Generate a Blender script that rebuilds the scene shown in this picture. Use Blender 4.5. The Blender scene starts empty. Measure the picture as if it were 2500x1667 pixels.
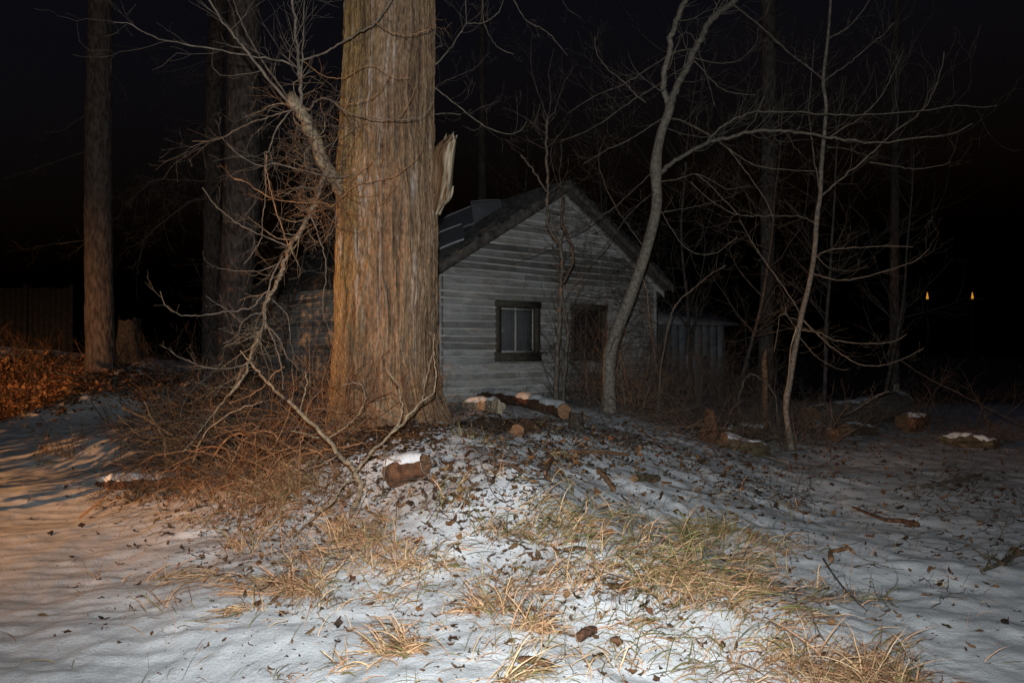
import bpy, math, random
import numpy as np
from mathutils import Vector, Matrix

S = bpy.context.scene
COL = S.collection
R = math.radians

# ------------------------------------------------------------------ camera
FPX, CX, CY, HOR = 1915.0, 1250.0, 833.5, 860.0
EYE = 1.6
PITCH = math.atan((HOR - CY) / FPX)
cam_d = bpy.data.cameras.new('camera')
cam_d.sensor_width = 36; cam_d.lens = 36 * FPX / 2500
cam_d.clip_start = 0.05; cam_d.clip_end = 500
cam = bpy.data.objects.new('camera', cam_d); COL.objects.link(cam)
cam.location = (0, 0, EYE); cam.rotation_euler = (R(90) + PITCH, 0, 0)
S.camera = cam

# ------------------------------------------------------------------ world: a moonless night sky
w = bpy.data.worlds.new('World'); S.world = w; w.use_nodes = True
nt = w.node_tree; bg = nt.nodes['Background']
sky = nt.nodes.new('ShaderNodeTexSky'); sky.sky_type = 'NISHITA'; sky.sun_disc = False
sky.sun_elevation = R(-4); sky.sun_rotation = R(200)
tint = nt.nodes.new('ShaderNodeMix'); tint.data_type = 'RGBA'; tint.blend_type = 'MULTIPLY'; tint.inputs[0].default_value = 1; tint.inputs[7].default_value = (.85, .85, 1.1, 1)
nt.links.new(sky.outputs[0], tint.inputs[6]); nt.links.new(tint.outputs[2], bg.inputs[0]); bg.inputs[1].default_value = 0.24
S.view_settings.view_transform = 'Standard'; S.view_settings.look = 'None'
S.view_settings.exposure = 0; S.view_settings.gamma = 1

def lamp(name, typ, loc, energy, color, size, aim=None, angle=None, blend=None):
    d = bpy.data.lights.new(name, typ); d.energy = energy; d.color = color
    d.shadow_soft_size = size
    o = bpy.data.objects.new(name, d); COL.objects.link(o); o.location = loc
    if typ == 'SPOT':
        d.spot_size = angle; d.spot_blend = blend
        v = Vector(aim) - Vector(loc); o.rotation_euler = v.to_track_quat('-Z', 'Y').to_euler()
    return o
# the photographer's flash, just above the lens
lamp('flash', 'SPOT', (-0.03, 0.0, EYE + 0.22), 1980, (0.93, 0.98, 1.0), 0.025, aim=(0.15, 6.0, 2.45), angle=R(109), blend=1.0)
# the sodium street lamp somewhere off to the left
lamp('street_light', 'SPOT', (-12, -1.0, 3.7), 7600, (1.0, 0.45, 0.16), 0.035, aim=(-9.3, 8.5, 2.4), angle=R(103), blend=1.0)

# ------------------------------------------------------------------ projection helpers
cp, sp = math.cos(PITCH), math.sin(PITCH)
def rays(px, py):
    a = (np.asarray(px, float) - CX) / FPX; b = (CY - np.asarray(py, float)) / FPX
    return np.stack([a, cp - b * sp, sp + b * cp], -1)
def P(px, py, d):
    r = rays(px, py); k = d / r[..., 1]
    return np.array([0, 0, EYE]) + r * np.asarray(k)[..., None]

# ------------------------------------------------------------------ noise
def _h(ix, iy, iz, s):
    n = (ix * 374761393 + iy * 668265263 + iz * 2147483647 + s * 974634777) & 0xFFFFFFFF
    n = ((n ^ (n >> 13)) * 1274126177) & 0xFFFFFFFF
    n = (n ^ (n >> 16)) & 0xFFFFFFFF
    return n / 4294967295.0
def vnoise(x, y, z=0.0, seed=0):
    x, y, z = np.broadcast_arrays(np.asarray(x, float), np.asarray(y, float), np.asarray(z, float))
    ix, iy, iz = np.floor(x).astype(np.int64), np.floor(y).astype(np.int64), np.floor(z).astype(np.int64)
    fx, fy, fz = x - ix, y - iy, z - iz
    fx = fx * fx * (3 - 2 * fx); fy = fy * fy * (3 - 2 * fy); fz = fz * fz * (3 - 2 * fz)
    r = 0
    for dx in (0, 1):
        for dy in (0, 1):
            for dz in (0, 1):
                wgt = (fx if dx else 1 - fx) * (fy if dy else 1 - fy) * (fz if dz else 1 - fz)
                r = r + wgt * _h(ix + dx, iy + dy, iz + dz, seed)
    return r * 2 - 1
def fbm(x, y, z=0.0, o=4, seed=0):
    r = 0; a = 1; t = 0
    for i in range(o):
        r = r + a * vnoise(np.asarray(x) * 2 ** i, np.asarray(y) * 2 ** i, np.asarray(z) * 2 ** i, seed + i); t += a; a *= .5
    return r / t

# ------------------------------------------------------------------ terrain heights
def fromz(px, py, z):
    r = rays(px, py); k = (z - EYE) / r[2]; return (r[0] * k, r[1] * k, z)
def fromd(px, py, d):
    return tuple(P(px, py, d))
ctrl = [fromz(*a) for a in [
    (-300, 1667, 0), (0, 1667, 0), (500, 1667, .03), (1250, 1667, .08), (1900, 1667, .03), (2500, 1667, -.05),
    (-100, 1400, 0), (350, 1400, .05), (700, 1400, .14), (1250, 1400, .28), (1650, 1420, .2), (1900, 1400, .06), (2300, 1400, -.05), (2700, 1400, -.05),
    (0, 1220, .0), (300, 1200, .08), (600, 1220, .28), (860, 1240, .36), (1250, 1200, .52), (1480, 1210, .46), (1620, 1230, .24), (1900, 1220, .04), (2200, 1220, -.02), (2500, 1180, -.02),
    (0, 1115, .04), (250, 1120, .05), (560, 1110, .42), (760, 1090, .6), (930, 1066, .74), (1150, 1045, .74), (1300, 1040, .7), (1490, 1010, .66), (1640, 1040, .4), (1800, 1085, .15), (1930, 1088, .08), (2200, 1058, .02), (2440, 1085, -.05)]]
ctrl += [fromd(*a) for a in [
    (60, 1010, 16.0), (240, 985, 15.5), (60, 870, 19.0), (200, 895, 18.5), (245, 905, 18.0), (-120, 850, 19), (380, 930, 17.5), (330, 990, 15.5), (480, 1010, 14.0), (565, 905, 17.2), (650, 960, 15), (430, 1040, 12.5)]]
ctrl += [(-1.3, 13.7, .72), (3.4, 18, .5), (-5, 19, .9), (-3, 13, .76), (-1, 22, .8), (5, 22, .3), (6, 28, .1), (12, 30, 0), (18, 22, 0), (-12, 28, 1.1), (-20, 24, .9), (-20, 8, 0), (-12, 2, 0),
         (-12, 12, 0), (0, 2, 0), (0, 0, 0), (-4, 0, 0), (4, 0, 0), (12, 4, 0), (14, 12, -.05), (0, -6, 0), (-14, -8, 0), (14, -8, 0), (0, 45, .5), (-40, 45, .6), (40, 45, .2), (40, 0, 0), (-40, 0, 0), (0, -40, 0)]
ctrl = np.array(ctrl)
def _phi(r): return r
D = np.linalg.norm(ctrl[:, None, :2] - ctrl[None, :, :2], axis=2)
n_ = len(ctrl)
A_ = np.zeros((n_ + 1, n_ + 1)); A_[:n_, :n_] = -np.sqrt(D ** 2 + .5) - np.eye(n_) * .12; A_[:n_, n_] = 1; A_[n_, :n_] = 1
W_ = np.linalg.solve(A_, np.append(ctrl[:, 2], 0))
def base_h(x, y):
    x = np.asarray(x, float); y = np.asarray(y, float); sh = x.shape; x = x.ravel(); y = y.ravel(); out = np.zeros(len(x))
    for i in range(0, len(x), 60000):
        q = (x[i:i + 60000, None] - ctrl[None, :, 0]) ** 2 + (y[i:i + 60000, None] - ctrl[None, :, 1]) ** 2
        out[i:i + 60000] = -np.sqrt(q + .5) @ W_[:n_] + W_[n_]
    return out.reshape(sh)
def H(x, y):
    x = np.asarray(x, float); y = np.asarray(y, float)
    h = base_h(x, y)
    cen = np.exp(-(((x - 0.3) / 4.0) ** 2 + ((y - 7) / 5.0) ** 2))
    h = h + .030 * fbm(x * .9, y * .9, 0, 3, 5) * (1 + 1.4 * cen)
    h = h + .024 * fbm(x * 2.7, y * 2.7, 0, 4, 9) * (.5 + 1.6 * cen)
    h = h + .012 * fbm(x * 6, y * 6, 0, 3, 51) + .016 * np.clip(fbm(x * 4, y * 4, 3, 2, 57) - .1, 0, 1)
    h = h +   .0085 * np.clip(-x - .3, 0, 2) * fbm(x * 2.0 + .8 * vnoise(x, y), y * 13, 0, 3, 12)          # wind ripples
    m = np.exp(-(((x + 10.6) / 3) ** 2 + ((y - 18) / 2.5) ** 2)) + .5 * np.exp(-(((x + 7.5) / 2) ** 2 + ((y - 17) / 2) ** 2))
    h = h + .12 * m * fbm(x * 1.6, y * 1.6, 0, 4, 31)
    return h
Hx = H
ANG0, ANG1, NA, RAD0, RAD1, NR = -48.0, 48.0, 560, 2.6, 60.0, 620
_ang = np.concatenate([np.linspace(ANG0, ANG1, NA), np.linspace(48, 312, 90)[1:-1]]); _ang = R(90) - np.radians(_ang)
_rad = np.concatenate([[.05, 1.0, 2.0], RAD0 * (RAD1 / RAD0) ** np.linspace(0, 1, NR), [80, 120, 200]])
GX = _rad[:, None] * np.cos(_ang)[None]; GY = _rad[:, None] * np.sin(_ang)[None]; GZ = Hx(GX, GY)
def H(x, y):
    x = np.asarray(x, float); y = np.asarray(y, float)
    if x.ndim == 0 and (y <= 0 or abs(math.degrees(math.atan2(x, y))) > 47 or math.hypot(x, y) < RAD0): return Hx(x, y)
    a = (np.degrees(np.arctan2(x, y)) - ANG0) / (ANG1 - ANG0) * (NA - 1); r = np.log(np.maximum(np.hypot(x, y), RAD0) / RAD0) / math.log(RAD1 / RAD0) * (NR - 1)
    a = np.clip(a, 0, NA - 1.001); r = np.clip(r, 0, NR - 1.001); i = r.astype(int); j = a.astype(int); fi = r - i; fj = a - j
    Z = GZ[3:]
    return (Z[i, j] * (1 - fj) + Z[i, j + 1] * fj) * (1 - fi) + (Z[i + 1, j] * (1 - fj) + Z[i + 1, j + 1] * fj) * fi
def gpv(px, py, dmax=60.0):
    """ground point under pixels (vectorised)"""
    px = np.atleast_1d(np.asarray(px, float)); py = np.atleast_1d(np.asarray(py, float))
    r = rays(px, py); r = r / r[:, 1:2]
    d = np.full(len(px), 2.5); done = np.zeros(len(px), bool); prev = d.copy()
    ds = np.concatenate([[2.5], 2.5 * 1.03 ** np.arange(1, 110)]); ds = ds[ds < dmax]
    lo = np.full(len(px), ds[-1]); hi = np.full(len(px), ds[-1])
    for i in range(1, len(ds)):
        q = r * ds[i]; below = (EYE + q[:, 2] < H(q[:, 0], q[:, 1])) & ~done
        lo[below] = ds[i - 1]; hi[below] = ds[i]; done |= below
        if done.all(): break
    for _ in range(9):
        m = (lo + hi) / 2; q = r * m[:, None]; b = EYE + q[:, 2] < H(q[:, 0], q[:, 1])
        hi = np.where(b, m, hi); lo = np.where(b, lo, m)
    q = r * hi[:, None]
    return np.stack([q[:, 0], q[:, 1], H(q[:, 0], q[:, 1])], 1), done
def gp(px, py):
    return gpv([px], [py])[0][0]

# ------------------------------------------------------------------ object helpers
def tag(o, label=None, cat=None, group=None, kind=None):
    if label: o['label'] = label
    if cat: o['category'] = cat
    if group: o['group'] = group
    if kind: o['kind'] = kind
    return o
def empty(name, loc, label, cat, group=None):
    o = bpy.data.objects.new(name, None); COL.objects.link(o); o.location = tuple(map(float, loc)); o.empty_display_size = .2
    return tag(o, label, cat, group)

class MB:
    """collects quads; builds one mesh object"""
    def __init__(s): s.v = []; s.f = []; s.c = []; s.n = 0
    def add(s, v, f, c=(1, 1, 1)):
        v = np.asarray(v, float).reshape(-1, 3); f = np.asarray(f, int).reshape(-1, 4)
        s.v.append(v); s.f.append(f + s.n); s.n += len(v)
        c = np.asarray(c, float)
        s.c.append(np.broadcast_to(c, (len(v), 3)) if c.ndim == 1 else c)
    def grid(s, g, c=(1, 1, 1), wrap=False):
        """g: (n,m,3)"""
        n, m = g.shape[:2]; idx = np.arange(n * m).reshape(n, m)
        if wrap: idx = np.concatenate([idx, idx[:, :1]], 1)
        f = np.stack([idx[:-1, :-1], idx[:-1, 1:], idx[1:, 1:], idx[1:, :-1]], -1).reshape(-1, 4)
        s.add(g.reshape(-1, 3), f, c if np.asarray(c).ndim == 1 else np.asarray(c).reshape(-1, 3))
    def tube(s, pts, rad, k=5, c=(1, 1, 1), lump=0, cap=False):
        pts = np.asarray(pts, float); rad = np.broadcast_to(np.asarray(rad, float), (len(pts),))
        t = np.gradient(pts, axis=0); t /= np.linalg.norm(t, axis=1)[:, None] + 1e-9
        ref = np.array([0, 0, 1.]) if abs(t[0, 2]) < .8 else np.array([0, 1., 0])
        a = np.cross(t, ref); a /= np.linalg.norm(a, axis=1)[:, None] + 1e-9; b = np.cross(t, a)
        th = np.linspace(0, 2 * np.pi, k, endpoint=False)
        rr = rad[:, None] * np.ones(k)
        if lump:
            L = np.cumsum(np.r_[0, np.linalg.norm(np.diff(pts, axis=0), axis=1)])
            sc = 1 / max(rad.max(), .01)
            rr = rr * (1 + lump * fbm(np.cos(th)[None] * 1.3 + pts[0, 0], np.sin(th)[None] * 1.3 + pts[0, 1], (L * sc * .5)[:, None], 3))
        g = pts[:, None] + rr[..., None] * (np.cos(th)[None, :, None] * a[:, None] + np.sin(th)[None, :, None] * b[:, None])
        if cap:
            g = np.concatenate([np.broadcast_to(pts[0], (1, k, 3)), g, np.broadcast_to(pts[-1], (1, k, 3))], 0)
        s.grid(g, c, wrap=True)
    def box(s, o, ax, ay, az, c=(1, 1, 1)):
        """box from corner o with edge vectors"""
        o, ax, ay, az = [np.asarray(q, float) for q in (o, ax, ay, az)]
        v = [o, o + ax, o + ax + ay, o + ay, o + az, o + ax + az, o + ax + ay + az, o + ay + az]
        s.add(v, [(0, 3, 2, 1), (4, 5, 6, 7), (0, 1, 5, 4), (1, 2, 6, 5), (2, 3, 7, 6), (3, 0, 4, 7)], c)
    def build(s, name, mat, parent=None, smooth=True):
        v = np.concatenate(s.v); f = np.concatenate(s.f).astype(np.int32); c = np.concatenate(s.c)
        if parent is not None: v = v - np.array(parent_loc(parent))
        me = bpy.data.meshes.new(name)
        me.vertices.add(len(v)); me.vertices.foreach_set('co', v.astype(np.float32).ravel())
        me.loops.add(f.size); me.loops.foreach_set('vertex_index', f.ravel())
        me.polygons.add(len(f)); me.polygons.foreach_set('loop_start', np.arange(0, f.size, 4, dtype=np.int32))
        if smooth: me.polygons.foreach_set('use_smooth', np.ones(len(f), bool))
        at = me.color_attributes.new('Col', 'FLOAT_COLOR', 'POINT')
        at.data.foreach_set('color', np.concatenate([c, np.ones((len(c), 1))], 1).astype(np.float32).ravel())
        me.update(calc_edges=True); me.validate()
        me.materials.append(mat)
        o = bpy.data.objects.new(name, me); COL.objects.link(o)
        if parent is not None: o.parent = parent
        return o
def parent_loc(p):
    l = Vector((0, 0, 0))
    while p is not None: l = l + p.location; p = p.parent
    return l
def solo(mb, name, mat, label, cat, group=None, origin=None, smooth=True):
    """a thing that is one mesh"""
    o = mb.build(name, mat, None, smooth)
    if origin is not None:
        o.data.transform(Matrix.Translation(-Vector(tuple(map(float, origin))))); o.location = tuple(map(float, origin))
    return tag(o, label, cat, group)

# ------------------------------------------------------------------ materials
def mat(name, base, base2=None, scale=8.0, stretch=(1, 1, 1), rough=.85, bump=.0, bdist=.01, col=False, spec=.3, detail=6, lo=.35, hi=.65, coord='Object'):
    m = bpy.data.materials.new(name); m.use_nodes = True; t = m.node_tree; b = t.nodes['Principled BSDF']
    b.inputs['Roughness'].default_value = rough; b.inputs['Specular IOR Level'].default_value = spec
    tc = t.nodes.new('ShaderNodeTexCoord'); mp = t.nodes.new('ShaderNodeMapping'); mp.inputs['Scale'].default_value = stretch
    nz = t.nodes.new('ShaderNodeTexNoise'); nz.inputs['Scale'].default_value = scale; nz.inputs['Detail'].default_value = detail
    t.links.new(tc.outputs[coord], mp.inputs[0]); t.links.new(mp.outputs[0], nz.inputs[0])
    cr = t.nodes.new('ShaderNodeValToRGB'); cr.color_ramp.elements[0].position = lo; cr.color_ramp.elements[1].position = hi
    cr.color_ramp.elements[0].color = (*base, 1); cr.color_ramp.elements[1].color = (*(base2 or base), 1)
    t.links.new(nz.outputs[0], cr.inputs[0]); out = cr.outputs[0]
    if col:
        a = t.nodes.new('ShaderNodeAttribute'); a.attribute_name = 'Col'
        mx = t.nodes.new('ShaderNodeMix'); mx.data_type = 'RGBA'; mx.blend_type = 'MULTIPLY'; mx.inputs[0].default_value = 1
        t.links.new(out, mx.inputs[6]); t.links.new(a.outputs['Color'], mx.inputs[7]); out = mx.outputs[2]
    t.links.new(out, b.inputs['Base Color'])
    if bump:
        bp = t.nodes.new('ShaderNodeBump'); bp.inputs['Strength'].default_value = bump; bp.inputs['Distance'].default_value = bdist
        t.links.new(nz.outputs[0], bp.inputs['Height']); t.links.new(bp.outputs[0], b.inputs['Normal'])
    return m
M = {}
M['bark_big'] = mat('old_cottonwood_bark', (.62, .6, .58), (1.25, 1.22, 1.18), 55, (1, 1, .3), .9, 1.0, .02, col=True)
M['bark_far'] = mat('dark_conifer_bark', (.05, .041, .037), (.14, .115, .10), 16, (1, 1, .35), .95, 1, .05)
M['bark_pale'] = mat('pale_smooth_bark', (.10, .088, .07), (.24, .205, .165), 22, (1, 1, 1), .7, .5, .01)
M['bark_dim'] = mat('dim_smooth_bark', (.075, .065, .052), (.16, .14, .11), 22, (1, 1, 1), .8, .5, .01)
M['bark_limb'] = mat('grey_brown_limb_bark', (.12, .09, .062), (.32, .25, .165), 30, (1, 1, 1), .8, .5, .01)
M['twig'] = mat('grey_twig_bark', (.085, .07, .055), (.19, .155, .12), 12, rough=.7)
M['twig_red'] = mat('reddish_twig_bark', (.15, .075, .035), (.36, .20, .10), 12, rough=.75)
M['twig_dark'] = mat('dark_twig_bark', (.05, .04, .034), (.11, .09, .075), 10, rough=.85)
M['thicket'] = mat('brown_thicket_bark', (.09, .062, .045), (.22, .15, .11), 10, rough=.85)
M['grass'] = mat('dry_grass', (.85, .85, .85), (1.1, 1.1, 1.1), 30, rough=.8, col=True)
M['leaf'] = mat('fallen_leaf', (.8, .8, .8), (1.15, 1.1, 1.05), 60, rough=.8, col=True)
M['cutwood'] = mat('weathered_cut_wood', (.10, .05, .028), (.28, .15, .075), 12, (1, 1, 5), .8, .5, .01)
M['rawwood'] = mat('pale_torn_wood', (.15, .10, .06), (.46, .38, .28), 14, (2.4, 2.4, .25), .85, 1, .03, col=True)
M['logbark'] = mat('log_bark', (.05, .025, .014), (.16, .075, .04), 18, (1, 1, 1), .9, 1, .03)
M['mossbark'] = mat('mossy_log_bark', (.06, .05, .03), (.17, .13, .08), 9, (1, 1, 1), .9, 1, .03)
M['darkbark'] = mat('dark_stump_bark', (.02, .018, .015), (.07, .06, .05), 18, (1, 1, 1), .9, 1, .03)
M['greylog'] = mat('grey_fallen_trunk', (.10, .085, .07), (.22, .19, .155), 7, (1, 1, 1), .9, .7, .02)

def snow_mat(name='snow', litter=False):
    m = bpy.data.materials.new(name); m.use_nodes = True; t = m.node_tree; b = t.nodes['Principled BSDF']; N = t.nodes.new; L = t.links.new
    tc = N('ShaderNodeTexCoord')
    def nz(sc, det=5, st=None):
        n = N('ShaderNodeTexNoise'); n.inputs['Scale'].default_value = sc; n.inputs['Detail'].default_value = det
        if st:
            mp = N('ShaderNodeMapping'); mp.inputs['Scale'].default_value = st; L(tc.outputs['Object'], mp.inputs[0]); L(mp.outputs[0], n.inputs[0])
        else: L(tc.outputs['Object'], n.inputs[0])
        return n
    b.inputs['Roughness'].default_value = .65; b.inputs['Specular IOR Level'].default_value = .25
    n1 = nz(3.0); n2 = nz(260, 2); n3 = nz(11, 3); n4 = nz(60, 4)
    c = N('ShaderNodeValToRGB'); c.color_ramp.elements[0].position = .3; c.color_ramp.elements[0].color = (.62, .64, .665, 1)
    c.color_ramp.elements[1].position = .7; c.color_ramp.elements[1].color = (.80, .82, .84, 1); L(n1.outputs[0], c.inputs[0]); out = c.outputs[0]
    if litter:
        a = N('ShaderNodeAttribute'); a.attribute_name = 'Col'; sx = N('ShaderNodeSeparateColor'); L(a.outputs['Color'], sx.inputs[0])
        n5 = nz(24, 5); n6 = nz(7, 4)
        ad = N('ShaderNodeMath'); ad.operation = 'ADD'; L(sx.outputs[0], ad.inputs[0]); L(n5.outputs[0], ad.inputs[1])
        ad2 = N('ShaderNodeMath'); ad2.operation = 'MULTIPLY_ADD'; ad2.inputs[1].default_value = .7; L(n6.outputs[0], ad2.inputs[0]); L(ad.outputs[0], ad2.inputs[2])
        rp = N('ShaderNodeValToRGB'); rp.color_ramp.elements[0].position = .0; rp.color_ramp.elements[1].position = 1
        mr = N('ShaderNodeMapRange'); mr.inputs[1].default_value = 1.23; mr.inputs[2].default_value = 1.29; L(ad2.outputs[0], mr.inputs[0])
        lc = N('ShaderNodeValToRGB'); lc.color_ramp.elements[0].position = .35; lc.color_ramp.elements[0].color = (.028, .018, .011, 1)
        lc.color_ramp.elements[1].position = .68; lc.color_ramp.elements[1].color = (.15, .075, .035, 1); L(n4.outputs[0], lc.inputs[0])
        mx = N('ShaderNodeMix'); mx.data_type = 'RGBA'; L(mr.outputs[0], mx.inputs[0]); L(out, mx.inputs[6]); L(lc.outputs[0], mx.inputs[7]); out = mx.outputs[2]
    sr = N('ShaderNodeMapRange'); sr.inputs[1].default_value = .3; sr.inputs[2].default_value = .7; sr.inputs[3].default_value = .8; sr.inputs[4].default_value = 1.1; n9 = nz(140, 2); L(n9.outputs[0], sr.inputs[0])
    gm = N('ShaderNodeVectorMath'); gm.operation = 'SCALE'; L(out, gm.inputs[0]); L(sr.outputs[0], gm.inputs['Scale']); out = gm.outputs[0]
    # ice crystals: tiny glossy grains
    v = N('ShaderNodeTexVoronoi'); v.inputs['Scale'].default_value = 28; L(tc.outputs['Object'], v.inputs[0])
    L(out, b.inputs['Base Color'])
    s1 = N('ShaderNodeMath'); s1.operation = 'MULTIPLY_ADD'; s1.inputs[1].default_value = .35; L(n4.outputs[0], s1.inputs[0]); s0 = N('ShaderNodeMath'); s0.operation = 'MULTIPLY'; s0.inputs[1].default_value = .45; L(n3.outputs[0], s0.inputs[0]); L(s0.outputs[0], s1.inputs[2])
    s2 = N('ShaderNodeMath'); s2.operation = 'MULTIPLY_ADD'; s2.inputs[1].default_value = .14; L(n2.outputs[0], s2.inputs[0]); L(s1.outputs[0], s2.inputs[2])
    bp = N('ShaderNodeBump'); bp.inputs['Strength'].default_value = .6; bp.inputs['Distance'].default_value = .026
    L(s2.outputs[0], bp.inputs['Height']); L(bp.outputs[0], b.inputs['Normal'])
    return m
M['snow'] = snow_mat('snow_cap'); M['ground'] = snow_mat('snowy_ground', True)

# ------------------------------------------------------------------ ground: one sheet, densest in front of the camera
LIT = []  # (x, y, rx, ry, strength)
def lit(px, py, rx, ry, s):
    q = gp(px, py); LIT.append((q[0], q[1], rx, ry, s))
lit(60, 940, 3.2, 3.0, .75); lit(150, 900, 2.5, 2.0, .7); lit(360, 930, 2.6, 2.6, .55); lit(560, 950, 2, 2, .55)
lit(930, 1050, 1.1, .9, .6); lit(1170, 1040, 1.3, .9, .75); lit(600, 1080, 1.8, 1.6, .6); lit(760, 1120, 1.0, .9, .35)
lit(1740, 1050, 1.6, 1.4, .45); lit(1480, 1060, 2.0, 1.4, .42); lit(2050, 1060, 1.6, 1.2, .36); lit(100, 1020, 3, 1.5, .2)
lit(1250, 1130, 2.6, 1.8, .27); lit(1850, 1190, 1.6, 1.2, .32); lit(1350, 1300, 1.2, .7, .34); lit(1550, 1400, .9, .4, .4); lit(1800, 1420, .7, .4, .36); lit(850, 1310, .7, .5, .34); lit(620, 1330, .8, .5, .3); lit(1250, 1420, .6, .3, .3); lit(2080, 1650, .4, .2, .4); lit(1000, 1180, 1.0, .8, .26); lit(2330, 1180, 1.0, .8, .3); lit(2450, 1300, .8, .8, .25)
lit(1450, 1400, .8, .4, .12); lit(1700, 985, 3, 4, .3)
def ground():
    x, y, z = GX, GY, GZ
    li = np.zeros_like(z)
    for (a, b, rx, ry, s) in LIT: li = np.maximum(li, s * np.exp(-(((x - a) / rx) ** 2 + ((y - b) / ry) ** 2)) + 0)
    far = np.clip((y - 20) / 6, 0, 1) * .55; li = np.maximum(li, far)
    g = np.stack([x, y, z], -1); c = np.stack([li, li, li], -1)
    mb = MB(); mb.grid(g, c, wrap=True)
    o = mb.build('ground', M['ground']); o['kind'] = 'structure'
ground()

# ------------------------------------------------------------------ branch tools
def smooth(pts, n=5):
    pts = np.asarray(pts, float)
    if len(pts) < 3: 
        t = np.linspace(0, 1, n + 1)[:, None]; return pts[0] * (1 - t) + pts[-1] * t
    p = np.vstack([2 * pts[0] - pts[1], pts, 2 * pts[-1] - pts[-2]]); out = []
    for i in range(1, len(p) - 2):
        t = np.linspace(0, 1, n, endpoint=False)[:, None]
        a, b, c, d = p[i - 1], p[i], p[i + 1], p[i + 2]
        out.append(.5 * ((2 * b) + (-a + c) * t + (2 * a - 5 * b + 4 * c - d) * t ** 2 + (-a + 3 * b - 3 * c + d) * t ** 3))
    out.append(pts[-1:]); return np.vstack(out)
def unit(v): return v / (np.linalg.norm(v) + 1e-9)
def rand_dir(rng, t, spread):
    """a direction leaving tangent t by about `spread` radians"""
    r = unit(np.cross(t, rng.normal(size=3))); return unit(t * math.cos(spread) + r * math.sin(spread))
def grow(mb, rng, p, d, L, r, depth, up=.12, kids=5, wob=.18, k=3, taper=.25):
    n = 5 if depth == 0 else 7
    pts = [np.array(p)]; d = unit(d)
    for i in range(n):
        d = unit(d + rng.normal(size=3) * wob * (2.2 if rng.random() < .2 else 1) + np.array([0, 0, up])); pts.append(pts[-1] + d * L / n)
    pts = np.array(pts); rad = np.linspace(r, max(r * taper, .0012), len(pts))
    mb.tube(pts, rad, k)
    if depth > 0:
        for j in range(kids):
            i = rng.integers(1, n); q = pts[i] + (pts[i + 1] - pts[i]) * rng.random()
            t = unit(pts[i + 1] - pts[i])
            grow(mb, rng, q, rand_dir(rng, t, rng.uniform(.45, 1.0)), L * rng.uniform(.28, .55), rad[i] * rng.uniform(.45, .65), depth - 1, up, max(2, kids - 1), wob, k, taper)
def limb(mb, rng, px, d0, d1, w0, w1, twigs=8, tl=.7, depth=1, up=.12, k=6, kids=3, n=6, wob=.0, tw0=.12, trf=.4, lump=0):
    """px: traced outline points; d0..d1 distance; w0,w1 widths in photo pixels"""
    px = np.array(px, float); s = np.linspace(0, 1, len(px))
    L = np.r_[0, np.cumsum(np.linalg.norm(np.diff(px, axis=0), axis=1))]; s = L / L[-1]
    d = d0 + (d1 - d0) * s + wob * np.sin(s * 7 + rng.random() * 6)
    pts = smooth(P(px[:, 0], px[:, 1], d), n)
    m = len(pts); t = np.linspace(0, 1, m); dd = d0 + (d1 - d0) * t
    rad = (w0 + (w1 - w0) * t) / 2 * dd / FPX * (.84 if max(w0, w1) < 12 else 1)
    amp = np.minimum(np.maximum(rad * .9, .006), .016); pts = pts + rng.normal(size=pts.shape) * amp[:, None] * .7 * np.sin(np.pi * t)[:, None] ** .5; lump = max(lump, .1)
    twigs = int(twigs * 1.2)
    rad = np.maximum(rad, .0016)
    mb.tube(pts, rad, k, lump=lump)
    for j in range(twigs):
        i = int(m * (tw0 + (1 - tw0) * rng.random())); i = min(max(i, 1), m - 2)
        tt = unit(pts[i + 1] - pts[i - 1])
        grow(mb, rng, pts[i], rand_dir(rng, tt, rng.uniform(.5, 1.1)), tl * rng.uniform(.35, 1.1), min(max(rad[i] * trf * .8, .0016), .009), depth, up, kids)
    return pts, rad

def trunk_mesh(mb, edges, d, below=.25, k=40, ny=60, lump=.04, seed=3, ridges=0):
    """edges: rows (y, xl, xr) of the outline, top to bottom"""
    e = np.array(edges, float); ys = np.linspace(e[0, 0], e[-1, 0], ny)
    xl = np.interp(ys, e[:, 0], e[:, 1]); xr = np.interp(ys, e[:, 0], e[:, 2])
    cpt = P((xl + xr) / 2, ys, d); rad = (xr - xl) / 2 * d / FPX
    cpt = np.vstack([cpt, cpt[-1] - [0, 0, below]]); rad = np.append(rad, rad[-1] * 1.1)
    # straight on above the frame
    up = unit(cpt[0] - cpt[8]); top = [cpt[0] + up * q for q in (6.0, 4.0, 2.0, 1.0)]
    cpt = np.vstack([top, cpt]); rad = np.concatenate([rad[0] * np.array([.6, .75, .88, .95]), rad])
    th = np.linspace(0, 2 * np.pi, k, endpoint=False)
    z = cpt[:, 2]
    rr = rad[:, None] * (1 + lump * fbm(np.cos(th)[None] * 1.5, np.sin(th)[None] * 1.5, z[:, None] * .8, 3, seed))
    return cpt, rad, th, rr

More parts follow.
